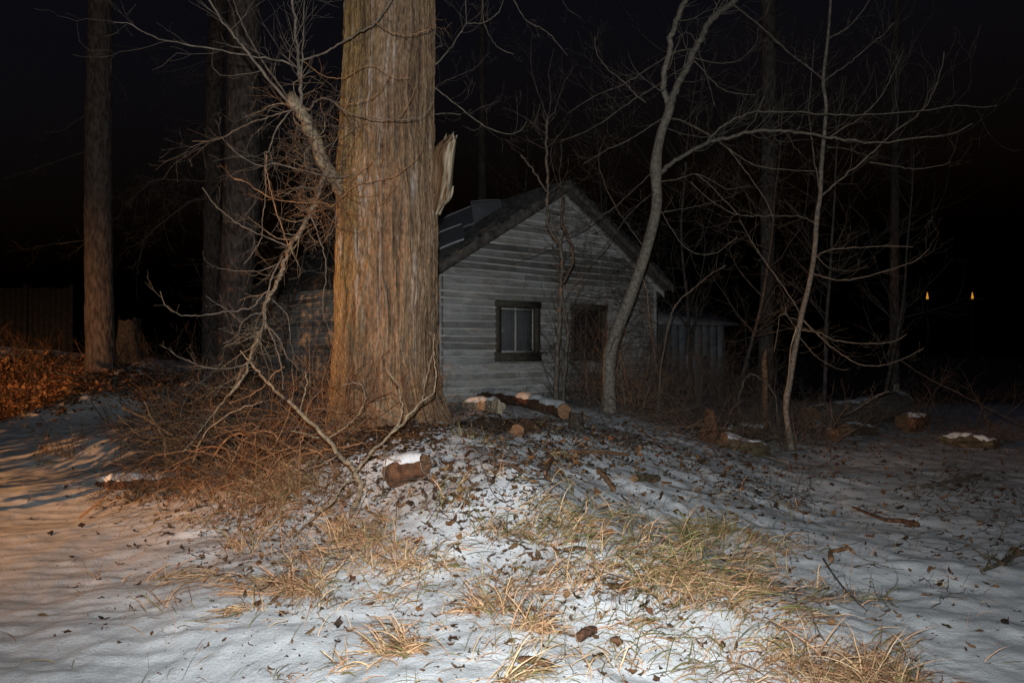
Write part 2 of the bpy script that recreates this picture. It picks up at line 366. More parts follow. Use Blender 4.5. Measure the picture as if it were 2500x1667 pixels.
# ------------------------------------------------------------------ the great trunk in the middle
DT = 8.6
EDGE = [(0, 846, 1061), (130, 843, 1059), (254, 834, 1057), (437, 827, 1060), (560, 826, 1067), (700, 822, 1066), (800, 818, 1065), (880, 814, 1068), (940, 812, 1074), (990, 808, 1084), (1030, 803, 1094), (1064, 798, 1104)]
big_base = P(948, 1060, DT)
big = empty('cottonwood_tree', big_base, 'huge old tree with thick furrowed orange-brown trunk in front of the house', 'tree')
def big_trunk():
    mb = MB(); k = 760; ny = 640
    cpt, rad, th, rr = trunk_mesh(mb, EDGE, DT, .35, k, ny, .03)
    z = cpt[:, 2][:, None]; X = np.cos(th)[None] ; Y = np.sin(th)[None]
    # furrows: long vertical ridges that wander a little, fork and break
    wx = .10 * fbm(X * 2.2, Y * 2.2, z * 1.1, 3, 20)
    def ringn(f, zs, seed, o=3):
        return fbm((X + wx) * f, (Y + wx) * f, z * zs + 0 * X, o, seed)
    a = 1 - np.abs(ringn(8, .7, 41, 2)) * 4.2
    b = 1 - np.abs(ringn(16, 1.6, 47, 2)) * 3.4
    rid = np.clip(a, -1, 1) * .5 + np.clip(b, -1, 1) * .5
    fine = ringn(40, 12, 71, 3); plate = ringn(14, 7, 73, 3)
    crack = np.clip(plate * 2.2, -1, 1)
    rid = np.clip(rid + .22 * crack, -1, 1); rr = rr + rad[:, None] * (.036 * rid + .010 * fine)
    f = np.clip((1.35 - z) / .6, 0, 1) ** 2
    rr = rr * (1 + .10 * f * np.clip(np.cos(th[None] * 6 + .9 + .8 * np.sin(th[None] * 2)), -.4, 1)) + rad[:, None] * .05 * np.clip(fbm(X * 4, Y * 4, z * 5, 3, 77) - .15, 0, 1)
    g = cpt[:, None] + rr[..., None] * np.stack([np.cos(th), np.sin(th), 0 * th], -1)[None]
    # bark colours: rusty brown furrows, pale weathered streaks on ridge crests; ochre paints lamplight onto the left side
    lane = np.clip(ringn(11, .35, 83, 2) * 3.2 - .2, 0, 1)
    pale = lane * np.clip((ringn(42, 3.6, 85, 2) * 2 - .1 + .3 * rid) * 3.0, 0, 1) + .55 * np.clip(ringn(38, 5.4, 88, 2) * 4 - 1.5, 0, 1)
    pale = np.clip(pale, 0, 1)
    lamp_warm = np.clip(-X * 1.0 - .1 + .5 * ringn(2.5, .9, 95) + .3 * np.exp(-((z - 3.4) / 1.2) ** 2), 0, 1)
    brown = np.array([.26, .168, .098]); dark = np.array([.10, .060, .037]); ochre = np.array([.30, .185, .05]); grey = np.array([.42, .38, .355])
    m = np.clip(.55 + .5 * rid + .5 * fine, 0, 1)[..., None]
    c = dark * (1 - m) + brown * m
    c = c * (1 - lamp_warm[..., None] * .75) + ochre * (m * .8 + .2) * lamp_warm[..., None] * .75
    pale = pale * np.clip((z - 1.1) / 1.2, .12, 1); c = c * (1 - pale[..., None] * .5) + grey * pale[..., None] * .5
    c = c * (1 + .3 * fbm(X * 3, Y * 3, z * 1.2, 3, 99))[..., None]
    c = np.clip(c, .01, 1)
    mb.grid(g, c, wrap=True)
    mb.build('trunk', M['bark_big'], big)
big_trunk()
def torn_stub():
    """the splintered remains of a limb on the right side of the trunk"""
    rng = np.random.default_rng(5); mb = MB()
    L = [(1050, 530), (1052, 480), (1056, 420), (1058, 366), (1078, 342), (1098, 328)]
    Rr = [(1070, 522), (1092, 490), (1103, 455), (1108, 400), (1113, 356), (1116, 336)]
    n = 26; m = 15
    l = smooth(np.c_[np.array(L, float), np.zeros(6)], 5)[:, :2]; r = smooth(np.c_[np.array(Rr, float), np.zeros(6)], 5)[:, :2]
    s = np.linspace(0, 1, m)
    front = l[:, None] * (1 - s[None, :, None]) + r[:, None] * s[None, :, None]
    nn = front.shape[0]; t = np.linspace(0, 1, nn)[:, None]
    spl = fbm(s[None] * 9, t * 1.6, 0, 3, 4)
    bulge = np.sin(np.pi * s)[None] ** .6 * (.20 * (1 - t * .6)) + .08 * spl
    # ragged top
    front[..., 1] += (10 * fbm(s[None] * 14, t * 0, 0, 2, 8) * t ** 3)
    df = (DT + .02) - bulge; db = (DT + .22) + np.sin(np.pi * s)[None] * .06 + 0 * t
    F = P(front[..., 0], front[..., 1], df); B = P(front[..., 0], front[..., 1], db)
    g = np.concatenate([F, B[:, ::-1]], 1)
    fib = fbm(s[None] * 16 + 0 * t, t * 2.2, 0, 3, 14); w_ = np.clip((s[None] - .42 + .25 * fib + .1 * (t - .5)) * 5, 0, 1)[..., None]
    cf = (1 - w_) * np.array([.42, .30, .21]) + w_ * np.array([1.15, 1.12, 1.05]); cf = cf * (1 + .9 * fib)[..., None]
    stn = np.clip(fbm(s[None] * 7 + 0 * t, t * 4, 5, 3, 19) * 5 - 1.2, 0, 1)[..., None]; cf = np.clip(cf * (1 - stn) + np.array([.55, .28, .10]) * stn, .05, 1.3)
    mb.grid(g, np.concatenate([cf, cf[:, ::-1] * .6], 1), wrap=True)
    # a second splinter low down
    mb2 = P(np.array([1066, 1085, 1100, 1107]), np.array([520, 492, 474, 455]), np.array([DT - .05] * 4))
    mb.tube(smooth(mb2, 4), np.linspace(.05, .012, 13), 7, lump=.5)
    for (x, y, x2, y2) in [(1086, 350, 1090, 326), (1098, 345, 1108, 322), (1106, 350, 1116, 330)]:
        q = P(np.array([x, (x + x2) / 2, x2]), np.array([y, (y + y2) / 2, y2]), DT - .02); mb.tube(q, [.03, .02, .004], 5, lump=.3)
    mb.build('torn_limb_stub', M['rawwood'], big)
torn_stub()
def big_limbs():
    rng = np.random.default_rng(11)
    def L(px, d0, d1, w0, w1, mt='twig', name='limb', **k):
        mb = MB(); limb(mb, rng, px, d0, d1, w0, w1, **k); return mb.build(name, M[mt], big)
    # thick broken limb at left
    mb = MB(); limb(mb, rng, [(836, 470), (800, 412), (768, 340), (742, 285), (722, 252)], DT - .25, DT - .9, 32, 27, twigs=10, tl=.6, k=14, lump=.12, up=-.05)
    pk = P(np.array([726, 716, 706]), np.array([262, 247, 232]), DT - .9); mb.tube(pk, [.058, .075, .05], 9, lump=.6, cap=True)
    mb.build('limb', M['bark_limb'], big)
    a = DT - .9
    L([(735, 262), (733, 200), (727, 130), (719, 60), (711, -40), (705, -160)], a, a - .1, 11, 6, twigs=14, tl=.9)
    L([(736, 200), (739, 110), (742, 40), (744, -60)], a - .1, a, 5, 3, twigs=9, tl=.7)
    L([(712, 260), (640, 172), (590, 112), (553, 65), (505, -8), (470, -70)], a, a - .9, 9, 5, twigs=9, tl=.8)
    L([(704, 240), (655, 170), (611, 98), (580, 30), (560, -30)], a, a + .3, 6, 4, twigs=7, tl=.7)
    L([(722, 164), (690, 150), (618, 138), (502, 116), (400, 98), (345, 76), (316, 58), (276, 56)], a, a - .9, 6, 2.2, twigs=9, tl=.7, up=.02)
    L([(731, 149), (785, 132), (833, 105), (880, 78), (916, 56), (940, 25), (962, -10)], a, a - .5, 6, 3.5, twigs=4, tl=.5)
    L([(916, 55), (960, 80), (1004, 85), (1040, 74), (1065, 60)], a - .45, a - .6, 3, 2, 'twig_red', twigs=4, tl=.25)
    L([(740, 150), (790, 185), (840, 190), (900, 160), (960, 188), (1000, 190)], a, a - .4, 3, 1.6, 'twig_red', twigs=5, tl=.3)
    L([(735, 262), (757, 266), (768, 247), (790, 241), (818, 251), (840, 273), (856, 300), (863, 324)], a, a - .5, 7, 3.5, twigs=9, tl=.5)
    L([(818, 251), (850, 275), (916, 291), (971, 292), (1015, 288), (1040, 275), (1058, 247)], a - .3, a - .8, 4, 2, twigs=6, tl=.35)
    L([(971, 291), (993, 260), (1008, 230), (1016, 210)], a - .6, a - .7, 2.4, 1.5, 'twig_red', twigs=2, tl=.2)
    L([(840, 270), (855, 230), (865, 185), (868, 150)], a - .4, a - .5, 2.5, 1.5, 'twig_red', twigs=4, tl=.25)
    L([(838, 257), (890, 245), (925, 225), (950, 182)], a - .5, a - .7, 2.4, 1.4, 'twig_red', twigs=3, tl=.2)
    L([(720, 268), (690, 275), (650, 288), (610, 300), (570, 320), (540, 338), (505, 345), (470, 345)], a, a + .4, 5, 2.2, twigs=12, tl=.6, up=-.03)
    L([(713, 265), (690, 295), (673, 320), (655, 370), (647, 378), (649, 473), (640, 530), (640, 573), (622, 610), (596, 645)], a - .05, a - .3, 5, 2, twigs=10, tl=.5, up=-.02)
    L([(651, 378), (651, 418), (662, 470), (673, 509), (694, 570), (705, 605)], a - .2, a - .1, 3.5, 3, 'twig_red', twigs=5, tl=.4)
    L([(851, 429), (825, 433), (790, 428), (745, 418), (673, 400), (640, 405), (600, 389), (565, 362), (540, 335)], DT - .75, DT - 1.3, 5, 2, twigs=10, tl=.5, up=.02)
    L([(1033, 364), (1020, 385), (1000, 404), (964, 431), (909, 443), (873, 451), (847, 469), (818, 498), (804, 504), (796, 496), (735, 494), (673, 487), (630, 465), (600, 444), (572, 438)], DT - .8, DT - 1.2, 2.2, 3, 'twig_red', twigs=12, tl=.35)
    L([(873, 451), (860, 440), (900, 405), (912, 392)], DT - .8, DT - .9, 2.4, 1.4, 'twig_red', twigs=2, tl=.2)
    L([(847, 469), (880, 480), (922, 475)], DT - .8, DT - .9, 2.2, 1.4, 'twig_red', twigs=3, tl=.15)
    L([(905, 515), (940, 490), (970, 450)], DT - .7, DT - .9, 1.8, 1.4, 'twig_red', twigs=3, tl=.15)
    L([(830, 400), (850, 375), (866, 345), (880, 318)], DT - .7, DT - .8, 2.4, 1.6, 'twig_red', twigs=5, tl=.2)
    # drooping limb
    L([(805, 412), (789, 436), (778, 470), (764, 502), (738, 555), (705, 605), (688, 655), (673, 700), (647, 747), (647, 791), (632, 820), (618, 849), (607, 885), (596, 918), (560, 965)], DT - .45, DT - 1.4, 12, 6, 'bark_limb', twigs=26, tl=.55, k=8, up=.0, lump=.06)
    d = DT - 1.15
    L([(690, 625), (668, 668), (650, 725), (645, 760), (640, 800), (622, 830)], d, d - .1, 5, 3, twigs=8, tl=.5)
    L([(668, 713), (647, 714), (630, 735), (614, 751), (580, 757), (545, 762), (484, 771), (436, 767), (404, 744), (391, 711)], d, d - .6, 6, 2, twigs=4, tl=.25)
    L([(644, 765), (618, 767), (592, 785), (582, 813), (563, 830), (545, 838)], d, d - .3, 5, 2, twigs=4, tl=.3)
    L([(589, 787), (560, 760), (520, 735), (502, 722)], d - .1, d - .3, 3, 1.5, twigs=2, tl=.2)
    L([(651, 791), (669, 834), (684, 882), (690, 915), (691, 951)], d - .1, d - .4, 5, 3, twigs=5, tl=.3)
    L([(655, 798), (672, 815), (687, 838), (700, 870), (716, 885), (730, 905)], d, d, 5, 2, twigs=5, tl=.35)
    L([(665, 733), (690, 755), (702, 773), (707, 800), (709, 827), (720, 882), (740, 905), (780, 912)], d, d + .3, 4, 1.6, twigs=5, tl=.3)
    L([(494, 458), (524, 500), (560, 531), (589, 551), (650, 578), (705, 602)], d - .3, d, 2.5, 4, twigs=6, tl=.4)
    L([(686, 640), (640, 660), (590, 662), (530, 655)], d, d - .2, 3, 1.5, twigs=4, tl=.25)
    L([(758, 527), (772, 560), (785, 600), (795, 640), (796, 680), (790, 720), (790, 770), (805, 805), (818, 835)], d + .3, d + .2, 4, 1.8, twigs=7, tl=.35, up=-.1)
    L([(816, 500), (818, 550), (800, 580), (780, 600)], d + .5, d + .4, 2.5, 1.6, twigs=5, tl=.3)
    L([(695, 895), (670, 910), (650, 935), (620, 960), (560, 985)], d, d, 4, 2.5, 'twig_red', twigs=7, tl=.4)
    L([(613, 885), (570, 898), (520, 900), (480, 890), (440, 872), (415, 856)], d - .1, d - .5, 4, 1.8, twigs=5, tl=.35)
    # the mess of fine hanging twigs between the limb and the trunk
    for i in range(5):
        mb = MB()
        for j in range(34):
            x = rng.uniform(700, 832); y = rng.uniform(250, 560)
            if x < 700 + (y - 250) * .18: x += 50
            p = P(x, y, DT - rng.uniform(.2, 1.1)); grow(mb, rng, p, np.array([rng.normal() * .7, rng.normal() * .4, rng.normal() * .9 - .3]), rng.uniform(.18, .6), .0035, 1, -.03, 4, .22)
        mb.build('hanging_twigs', M['twig_dark' if i < 3 else 'twig_red'], big)
    # limbs reaching right behind the trunk
    e = DT + .35
    L([(1050, 175), (1062, 160), (1098, 120), (1120, 85), (1136, 58), (1137, 0), (1137, -60)], e, e + .4, 5, 3, twigs=8, tl=.7)
    L([(1136, 58), (1178, 56), (1200, 45), (1218, 29), (1229, 0), (1240, -40)], e + .2, e + .5, 3.5, 2.5, twigs=4, tl=.4)
    L([(1050, 200), (1062, 215), (1105, 248), (1145, 280), (1189, 311), (1240, 327), (1273, 316), (1285, 298)], e, e + .3, 4, 2, twigs=8, tl=.6)
    L([(1145, 280), (1175, 262), (1210, 250), (1225, 230)], e + .1, e + .4, 2, 1.2, 'twig_dark', twigs=3, tl=.3)
    L([(1050, 230), (1076, 204), (1127, 182), (1160, 165), (1196, 127)], e, e + .5, 2.4, 1.5, 'twig_dark', twigs=5, tl=.5)
    L([(1060, 280), (1090, 276), (1125, 281)], e, e, 2.4, 1.5, twigs=3, tl=.3)
    L([(1175, -30), (1178, 0), (1182, 58), (1204, 102), (1225, 122), (1255, 133)], e + .4, e + .5, 2.6, 1.8, twigs=3, tl=.3)
    L([(1240, -30), (1255, 0), (1280, 44), (1305, 62), (1338, 80), (1360, 105), (1385, 135)], e + .4, e + .8, 3.2, 1.8, twigs=4, tl=.35)
    L([(1060, 120), (1080, 105), (1050, 60)], e, e, 2, 1.5, 'twig_dark', twigs=4, tl=.4)
    L([(1365, -20), (1385, 20), (1420, 45)], e + .8, e + .9, 2, 1.4, 'twig_dark', twigs=2, tl=.3)
    # twigs crowding the foot of the trunk
    for i in range(3):
        mb = MB()
        for j in range(30):
            x = rng.uniform(820, 1075); y = rng.uniform(850, 1000)
            p = P(x, y + 60, DT - .62); grow(mb, rng, p, np.array([rng.normal() * .6, rng.normal() * .3, .8]), rng.uniform(.2, .55), .003, 1, .05, 4, .25)
        mb.build('basal_shoots', M['twig_red'], big)
big_limbs()

# ------------------------------------------------------------------ plain trunks further back
def back_trunk(name, label, edges, d, below=.3, seed=1, branches=(), nb=0, kind='twig_dark', grp=None, dead=0):
    base = P((edges[-1][1] + edges[-1][2]) / 2, edges[-1][0], d)
    base[2] = min(base[2], float(H(base[0], base[1])))
    t = empty(name, base, label, 'tree', grp); rng = np.random.default_rng(seed)
    mb = MB(); cpt, rad, th, rr = trunk_mesh(mb, edges, d, max(below, 1.0), 64, 150, .05, seed)
    z = cpt[:, 2][:, None]; X = np.cos(th)[None]; Y = np.sin(th)[None]
    rr = rr + rad[:, None] * .06 * fbm(X * 6, Y * 6, z * 5, 3, seed + 4)
    mb.grid(cpt[:, None] + rr[..., None] * np.stack([np.cos(th), np.sin(th), 0 * th], -1)[None], wrap=True)
    mb.build('trunk', M['bark_far'], t)
    for b in branches:
        mb = MB(); limb(mb, rng, b[0], d - .2, d - b[1], b[2], b[3], twigs=b[4], tl=b[5], depth=2, up=-.06, kids=4); mb.build('branch', M[kind], t)
    for i in range(dead):
        mb = MB(); a = rng.uniform(0, 2 * np.pi); zz = cpt[0, 2] - rng.uniform(-3, cpt[0, 2] - cpt[-1, 2] - 2.2)
        j = int(np.argmin(abs(cpt[:, 2] - zz)))
        grow(mb, rng, cpt[j], np.array([math.cos(a), math.sin(a), -.05]), rng.uniform(.8, 2.2), .012, 2, -.05, 6, .13); mb.build('branch', M['twig_dark'], t)
    return t
back_trunk('conifer_tree', 'tall straight bare trunk standing alone at the left beside the leaf mound', [(0, 219, 272), (254, 211, 271), (500, 209, 271), (700, 210, 273), (800, 211, 277), (860, 212, 279), (905, 207, 284)], 18.0, seed=4,
    branches=[([(212, 280), (180, 300), (150, 320), (110, 322)], .6, 3, 1.5, 8, .7), ([(209, 370), (150, 390), (80, 415), (5, 437)], .8, 2.5, 1.5, 8, .5), ([(272, 180), (300, 215), (310, 250)], .3, 2.5, 1.5, 4, .5), ([(273, 110), (340, 118), (380, 118), (430, 122)], 1, 2.2, 1.2, 6, .6)], dead=4)
back_trunk('conifer_tree', 'thick dark trunk rising close behind the leaning branches, left of the great trunk', [(0, 560, 636), (254, 554, 634), (500, 546, 632), (700, 538, 615), (800, 533, 606), (880, 527, 602), (912, 522, 606)], 16.6, seed=9,
    branches=[([(556, 440), (500, 442), (450, 440), (380, 440), (340, 470), (310, 500)], 2.0, 4, 2, 22, .7), ([(550, 420), (510, 480), (470, 490), (420, 525), (360, 575), (345, 600)], 2.4, 5, 2, 26, .7),
              ([(560, 330), (500, 350), (450, 380), (430, 420)], 1.5, 4, 2, 14, .6), ([(600, 120), (500, 150), (440, 170), (380, 178)], 2, 3, 1.5, 12, .8), ([(556, 260), (500, 300), (470, 330), (465, 345)], 1.2, 3, 1.5, 10, .7), ([(640, 60), (690, 90), (760, 100)], 1.2, 3, 1.5, 8, .7), ([(636, 500), (680, 520), (720, 560)], 1.0, 3, 1.5, 8, .6)], dead=10)
back_trunk('conifer_tree', 'faint narrower trunk half hidden directly left of the thick dark trunk', [(-60, 520, 560), (160, 505, 545), (500, 498, 540), (830, 494, 540), (900, 494, 542)], 23.0, seed=14, dead=8)
back_trunk('conifer_tree', 'faint grey trunk in the thicket between the pale forked tree and the thin sapling', [(0, 1858, 1895), (250, 1861, 1897), (500, 1858, 1892), (650, 1858, 1890), (850, 1852, 1886), (960, 1848, 1886)], 21.0, seed=17, dead=16)
back_trunk('conifer_tree', 'barely visible thin trunk far off in the dark right of the sapling', [(200, 2178, 2196), (600, 2174, 2194), (960, 2170, 2196)], 26.0, seed=19, dead=8)
back_trunk('conifer_tree', 'barely visible dark trunk above the house roof', [(-40, 1168, 1186), (300, 1168, 1187), (700, 1166, 1188)], 30.0, below=4, seed=21, dead=5)

# ------------------------------------------------------------------ pale forked tree right of the house
def pale_tree():
    rng = np.random.default_rng(23); d = 12.2
    b = P(1488, 1009, d); b[2] = float(H(b[0], b[1])); t = empty('alder_tree', b, 'pale smooth leaning tree forking high up, before the right side of the house', 'tree')
    mb = MB()
    px = np.array([(1487, 1035), (1488, 1005), (1487, 930), (1490, 863), (1512, 791), (1541, 718), (1570, 634), (1595, 547), (1604, 490), (1602, 440), (1601, 412), (1606, 363), (1617, 316), (1633, 272), (1635, 250)], float)
    wd = np.array([40, 36, 32, 32, 31, 28, 27, 26, 25, 27, 30, 23, 22, 23, 24], float)
    n = 7; sp3 = smooth(np.c_[px, wd], n); pts = P(sp3[:, 0], sp3[:, 1], d); mb.tube(pts, sp3[:, 2] / 2 * d / FPX, 20, lump=.10)
    mb.build('trunk', M['bark_pale'], t)
    def L(px, d0, d1, w0, w1, mt='twig', name='limb', **k):
        mb = MB(); limb(mb, rng, px, d0, d1, w0, w1, **k); return mb.build(name, M[mt], t)
    L([(1634, 262), (1624, 230), (1620, 203), (1628, 153), (1643, 84), (1657, 36), (1680, -10), (1700, -60)], d, d - .4, 16, 12, 'bark_pale', twigs=7, tl=1.0, k=10)
    L([(1636, 262), (1650, 218), (1668, 182), (1690, 138), (1719, 80), (1737, 47), (1788, 7), (1830, -30)], d, d + .5, 19, 13, 'bark_pale', twigs=12, tl=1.0, k=10, lump=.06)
    L([(1612, 424), (1635, 402), (1661, 385), (1723, 353), (1777, 336), (1864, 318), (1940, 323), (2014, 333), (2080, 343), (2141, 349), (2232, 338), (2323, 327), (2374, 302)], d, d - 1.8, 12, 2, 'bark_dim', twigs=22, tl=1.0, k=8)
    L([(1723, 353), (1745, 325), (1774, 302), (1832, 276), (1904, 273), (2010, 279), (2104, 281), (2250, 271), (2334, 258), (2400, 262), (2435, 258)], d - .3, d - 2.0, 7, 1.6, 'bark_dim', twigs=22, tl=1.0, k=7)
    L([(1690, 120), (1660, 125), (1628, 138), (1577, 171), (1519, 207), (1450, 236), (1385, 278)], d + .1, d - .5, 5, 2, twigs=11, tl=.9)
    L([(1614, 202), (1580, 225), (1541, 247), (1486, 287), (1432, 320), (1370, 344)], d, d - .7, 5, 2, twigs=12, tl=.9)
    L([(1614, 291), (1577, 316), (1530, 345), (1486, 364), (1425, 400)], d, d - .3, 4, 1.8, twigs=9, tl=.8)
    L([(1577, 251), (1550, 230), (1523, 200), (1490, 175), (1465, 145), (1454, 120), (1452, 90)], d - .3, d - .5, 4, 1.8, twigs=7, tl=.6)
    L([(1593, 420), (1560, 452), (1505, 502), (1450, 538), (1395, 570), (1350, 597), (1300, 618), (1250, 634)], d - .1, d - 1.2, 5, 2.2, 'twig_dark', twigs=15, tl=.8)
    L([(1595, 470), (1540, 520), (1500, 570), (1470, 610), (1420, 660)], d - .1, d - 1.0, 4, 2, 'twig_dark', twigs=12, tl=.7)
    L([(1634, 289), (1660, 293), (1686, 305), (1734, 331), (1774, 360), (1810, 405), (1832, 433), (1868, 487), (1890, 540)], d, d - .9, 5, 2.2, twigs=11, tl=.9)
    L([(1774, 360), (1810, 385), (1850, 405), (1920, 415), (1990, 418)], d - .4, d - 1, 3.4, 1.8, twigs=9, tl=.8)
    L([(1612, 444), (1660, 436), (1697, 425), (1740, 442), (1777, 462), (1832, 453)], d, d + .4, 4, 2, twigs=8, tl=.6)
    L([(1697, 425), (1720, 440), (1770, 490), (1803, 525)], d, d - .4, 3, 3, twigs=5, tl=.6)
    L([(1690, 145), (1715, 170), (1741, 200), (1781, 225), (1846, 233)], d + .2, d - .2, 4.5, 2, twigs=9, tl=.8)
    L([(1696, 142), (1750, 154), (1795, 151), (1820, 135), (1846, 105), (1850, 70)], d + .2, d + .7, 4, 2, twigs=9, tl=.7)
    L([(1788, 11), (1857, 65), (1934, 135), (2006, 189)], d + .3, d - .4, 5, 3, twigs=8, tl=.7)
    L([(1610, 520), (1650, 513), (1720, 500), (1790, 480)], d, d + .5, 3.4, 2, twigs=9, tl=.7)
    L([(1608, 505), (1640, 560), (1680, 610), (1740, 620), (1800, 580)], d, d - .6, 3, 1.8, twigs=9, tl=.7)
    L([(1618, 310), (1680, 330), (1740, 332), (1830, 300)], d, d + .8, 3, 1.8, twigs=9, tl=.8)
    L([(1650, 95), (1680, 80), (1700, 110), (1730, 200), (1745, 260)], d, d + .6, 3, 1.8, twigs=9, tl=.8)
    L([(1577, 610), (1540, 560), (1500, 500), (1470, 430), (1462, 380), (1480, 330)], d, d + .5, 4, 2, 'twig_dark', twigs=12, tl=.7)
    L([(1490, 860), (1500, 830), (1530, 800), (1560, 800)], d - .1, d - .3, 4, 2, 'twig_dark', twigs=8, tl=.5)
    L([(1530, 745), (1490, 715), (1450, 720), (1400, 705)], d - .1, d - .3, 3, 2, 'twig_dark', twigs=8, tl=.5)
pale_tree()

# ------------------------------------------------------------------ thin sapling at right
def sapling():
    rng = np.random.default_rng(29); d = 12.3
    b = P(1930, 1084, d); b[2] = float(H(b[0], b[1])); t = empty('birch_sapling', b, 'slender pale sapling with a strip of bark peeling off, right of the pale forked tree', 'sapling')
    px = np.array([(1932, 1105), (1930, 1080), (1924, 1040), (1919, 1000), (1922, 960), (1926, 945), (1937, 876), (1948, 818), (1959, 760), (1974, 702), (1988, 622), (1995, 527), (2003, 473), (2006, 400), (2014, 309), (2017, 254), (2010, 196), (2021, 95), (2028, 0), (2032, -80)], float)
    wd = np.array([22, 19, 15, 14, 16, 15, 14, 13, 13, 12, 12, 12, 10, 10, 9, 8.5, 8, 7, 6, 5], float)
    s = smooth(np.c_[px, wd], 5); mb = MB(); mb.tube(P(s[:, 0], s[:, 1], d), s[:, 2] / 2 * d / FPX, 12, lump=.08); mb.build('trunk', M['bark_pale'], t)
    mb = MB(); q = smooth(P(np.array([1946, 1936, 1930, 1926, 1921]), np.array([798, 828, 854, 900, 950]), d - .07), 4); mb.tube(q, np.linspace(.014, .006, len(q)), 5)
    mb.build('peeling_strip', M['rawwood'], t)
    def L(px, d0, d1, w0, w1, mt='twig', **k):
        mb = MB(); limb(mb, rng, px, d0, d1, w0, w1, **k); return mb.build('limb', M[mt], t)
    L([(2004, 480), (2050, 440), (2123, 378), (2177, 327), (2246, 276), (2275, 233), (2299, 167), (2305, 127)], d, d - 1.3, 6, 2.2, twigs=10, tl=.9)
    L([(2123, 396), (2180, 405), (2240, 412), (2300, 403), (2320, 395)], d - .5, d - .9, 3.4, 1.6, twigs=6, tl=.5)
    L([(2014, 342), (2060, 312), (2105, 284), (2155, 229), (2175, 190), (2188, 164), (2206, 120)], d, d - .9, 5, 2, twigs=9, tl=.8)
    L([(2011, 200), (2050, 170), (2086, 144), (2130, 105), (2159, 84), (2181, 55)], d, d - .6, 4.5, 2, twigs=8, tl=.7)
    L([(2022, 95), (2068, 69), (2100, 35), (2123, 0), (2140, -30)], d, d - .4, 4, 2, twigs=5, tl=.6)
    L([(2010, 196), (1975, 165), (1934, 135), (1895, 100), (1857, 65)], d, d + .5, 5, 2, twigs=8, tl=.7)
    L([(1992, 545), (1965, 532), (1941, 527), (1870, 527), (1803, 525), (1760, 505), (1723, 480), (1686, 444)], d, d - .8, 4.5, 2.2, twigs=9, tl=.7)
    L([(1958, 774), (1940, 740), (1915, 704), (1868, 638), (1845, 605), (1832, 584), (1806, 536)], d, d - .5, 5, 2.2, twigs=8, tl=.7)
    L([(1989, 630), (2010, 616), (2032, 609), (2100, 604), (2160, 601), (2230, 603)], d, d - .8, 5, 2, twigs=8, tl=.7)
    L([(1992, 622), (2020, 650), (2070, 662), (2120, 650)], d, d + .3, 3.4, 1.6, twigs=6, tl=.5)
    L([(1982, 668), (2030, 680), (2068, 684), (2123, 673), (2217, 644), (2250, 625), (2268, 607)], d, d - 1, 4.5, 2, twigs=8, tl=.7)
    L([(1955, 805), (1995, 811), (2050, 833), (2148, 838), (2190, 830), (2214, 815)], d, d - .8, 5, 2, twigs=8, tl=.6)
    L([(1960, 780), (1990, 810), (2028, 844), (2086, 884), (2137, 893), (2195, 880), (2254, 851)], d, d - 1.1, 5, 2, twigs=9, tl=.6)
    L([(1950, 820), (1975, 850), (2000, 876), (2045, 900), (2070, 903)], d, d + .4, 4, 2, twigs=6, tl=.5)
    L([(1956, 785), (1930, 775), (1905, 767), (1900, 800), (1890, 860)], d, d - .4, 3.5, 2, twigs=6, tl=.5)
    L([(1950, 805), (1935, 790), (1920, 765), (1919, 750)], d, d - .2, 3.5, 2.5, twigs=2, tl=.3)
    L([(2003, 480), (1990, 400), (1980, 330), (1975, 270), (1982, 180), (1988, 100)], d, d + .6, 5, 2.2, twigs=9, tl=.7)
    L([(2020, 360), (2060, 362), (2100, 375), (2140, 390)], d, d + .3, 3.4, 1.6, twigs=6, tl=.5)
sapling()

# ------------------------------------------------------------------ bare background trees in the dark
def bare(name, label, px, py, d, hgt, lean, seed, grp, kids=9, r=.05, mt='twig_dark', spread=1.0, depth=3):
    b = P(px, py, d); b[2] = float(H(b[0], b[1])); t = empty(name, b, label, 'tree', grp)
    rng = np.random.default_rng(seed); n = 9; pts = [b - [0, 0, .1]]; dd = unit(np.array([lean, 0, 1.]))
    for i in range(n): dd = unit(dd + rng.normal(size=3) * .07 + [0, 0, .05]); pts.append(pts[-1] + dd * hgt / n)
    pts = smooth(pts, 4); rad = np.linspace(r, r * .2, len(pts)); mb = MB(); mb.tube(pts, rad, 8, lump=.06); mb.build('trunk', M[mt], t)
    mb = MB()
    for j in range(kids * 2):
        i = rng.integers(int(len(pts) * .18), len(pts) - 1)
        grow(mb, rng, pts[i], rand_dir(rng, unit(pts[i + 1] - pts[i]), rng.uniform(.6, 1.25)), hgt * rng.uniform(.18, .42) * spread, rad[i] * .5, depth - 1, .05, 6, .13)
    mb.build('branches', M[mt], t)
G = 'bare trees crowding the dark behind the house'
bare('bare_tree', 'bare many-branched tree close behind the right eave of the house', 1700, 990, 19.0, 8.0, -.05, 41, G, 12)
bare('bare_tree', 'leaning bare tree between the teal shed and the faint grey trunk', 1800, 990, 18.0, 7.5, .12, 42, G, 12)
bare('bare_tree', 'bare tree in the dark just behind the slender sapling', 2010, 1030, 17.0, 7.0, .05, 43, G, 12)
bare('bare_tree', 'spreading bare tree in the dark beyond the big fallen trunk', 2150, 1020, 19.0, 7.5, .1, 44, G, 11)
bare('bare_tree', 'bare tree rising behind the ridge of the house roof', 1450, 900, 23.0, 9.5, .0, 45, G, 13)
bare('bare_tree', 'bare tree behind the roof near the torn limb stub', 1290, 900, 24.5, 9.5, -.04, 46, G, 10)
bare('bare_tree', 'bare tree behind the house to the left of the great trunk', 760, 900, 25.0, 9.0, .0, 47, G, 12)
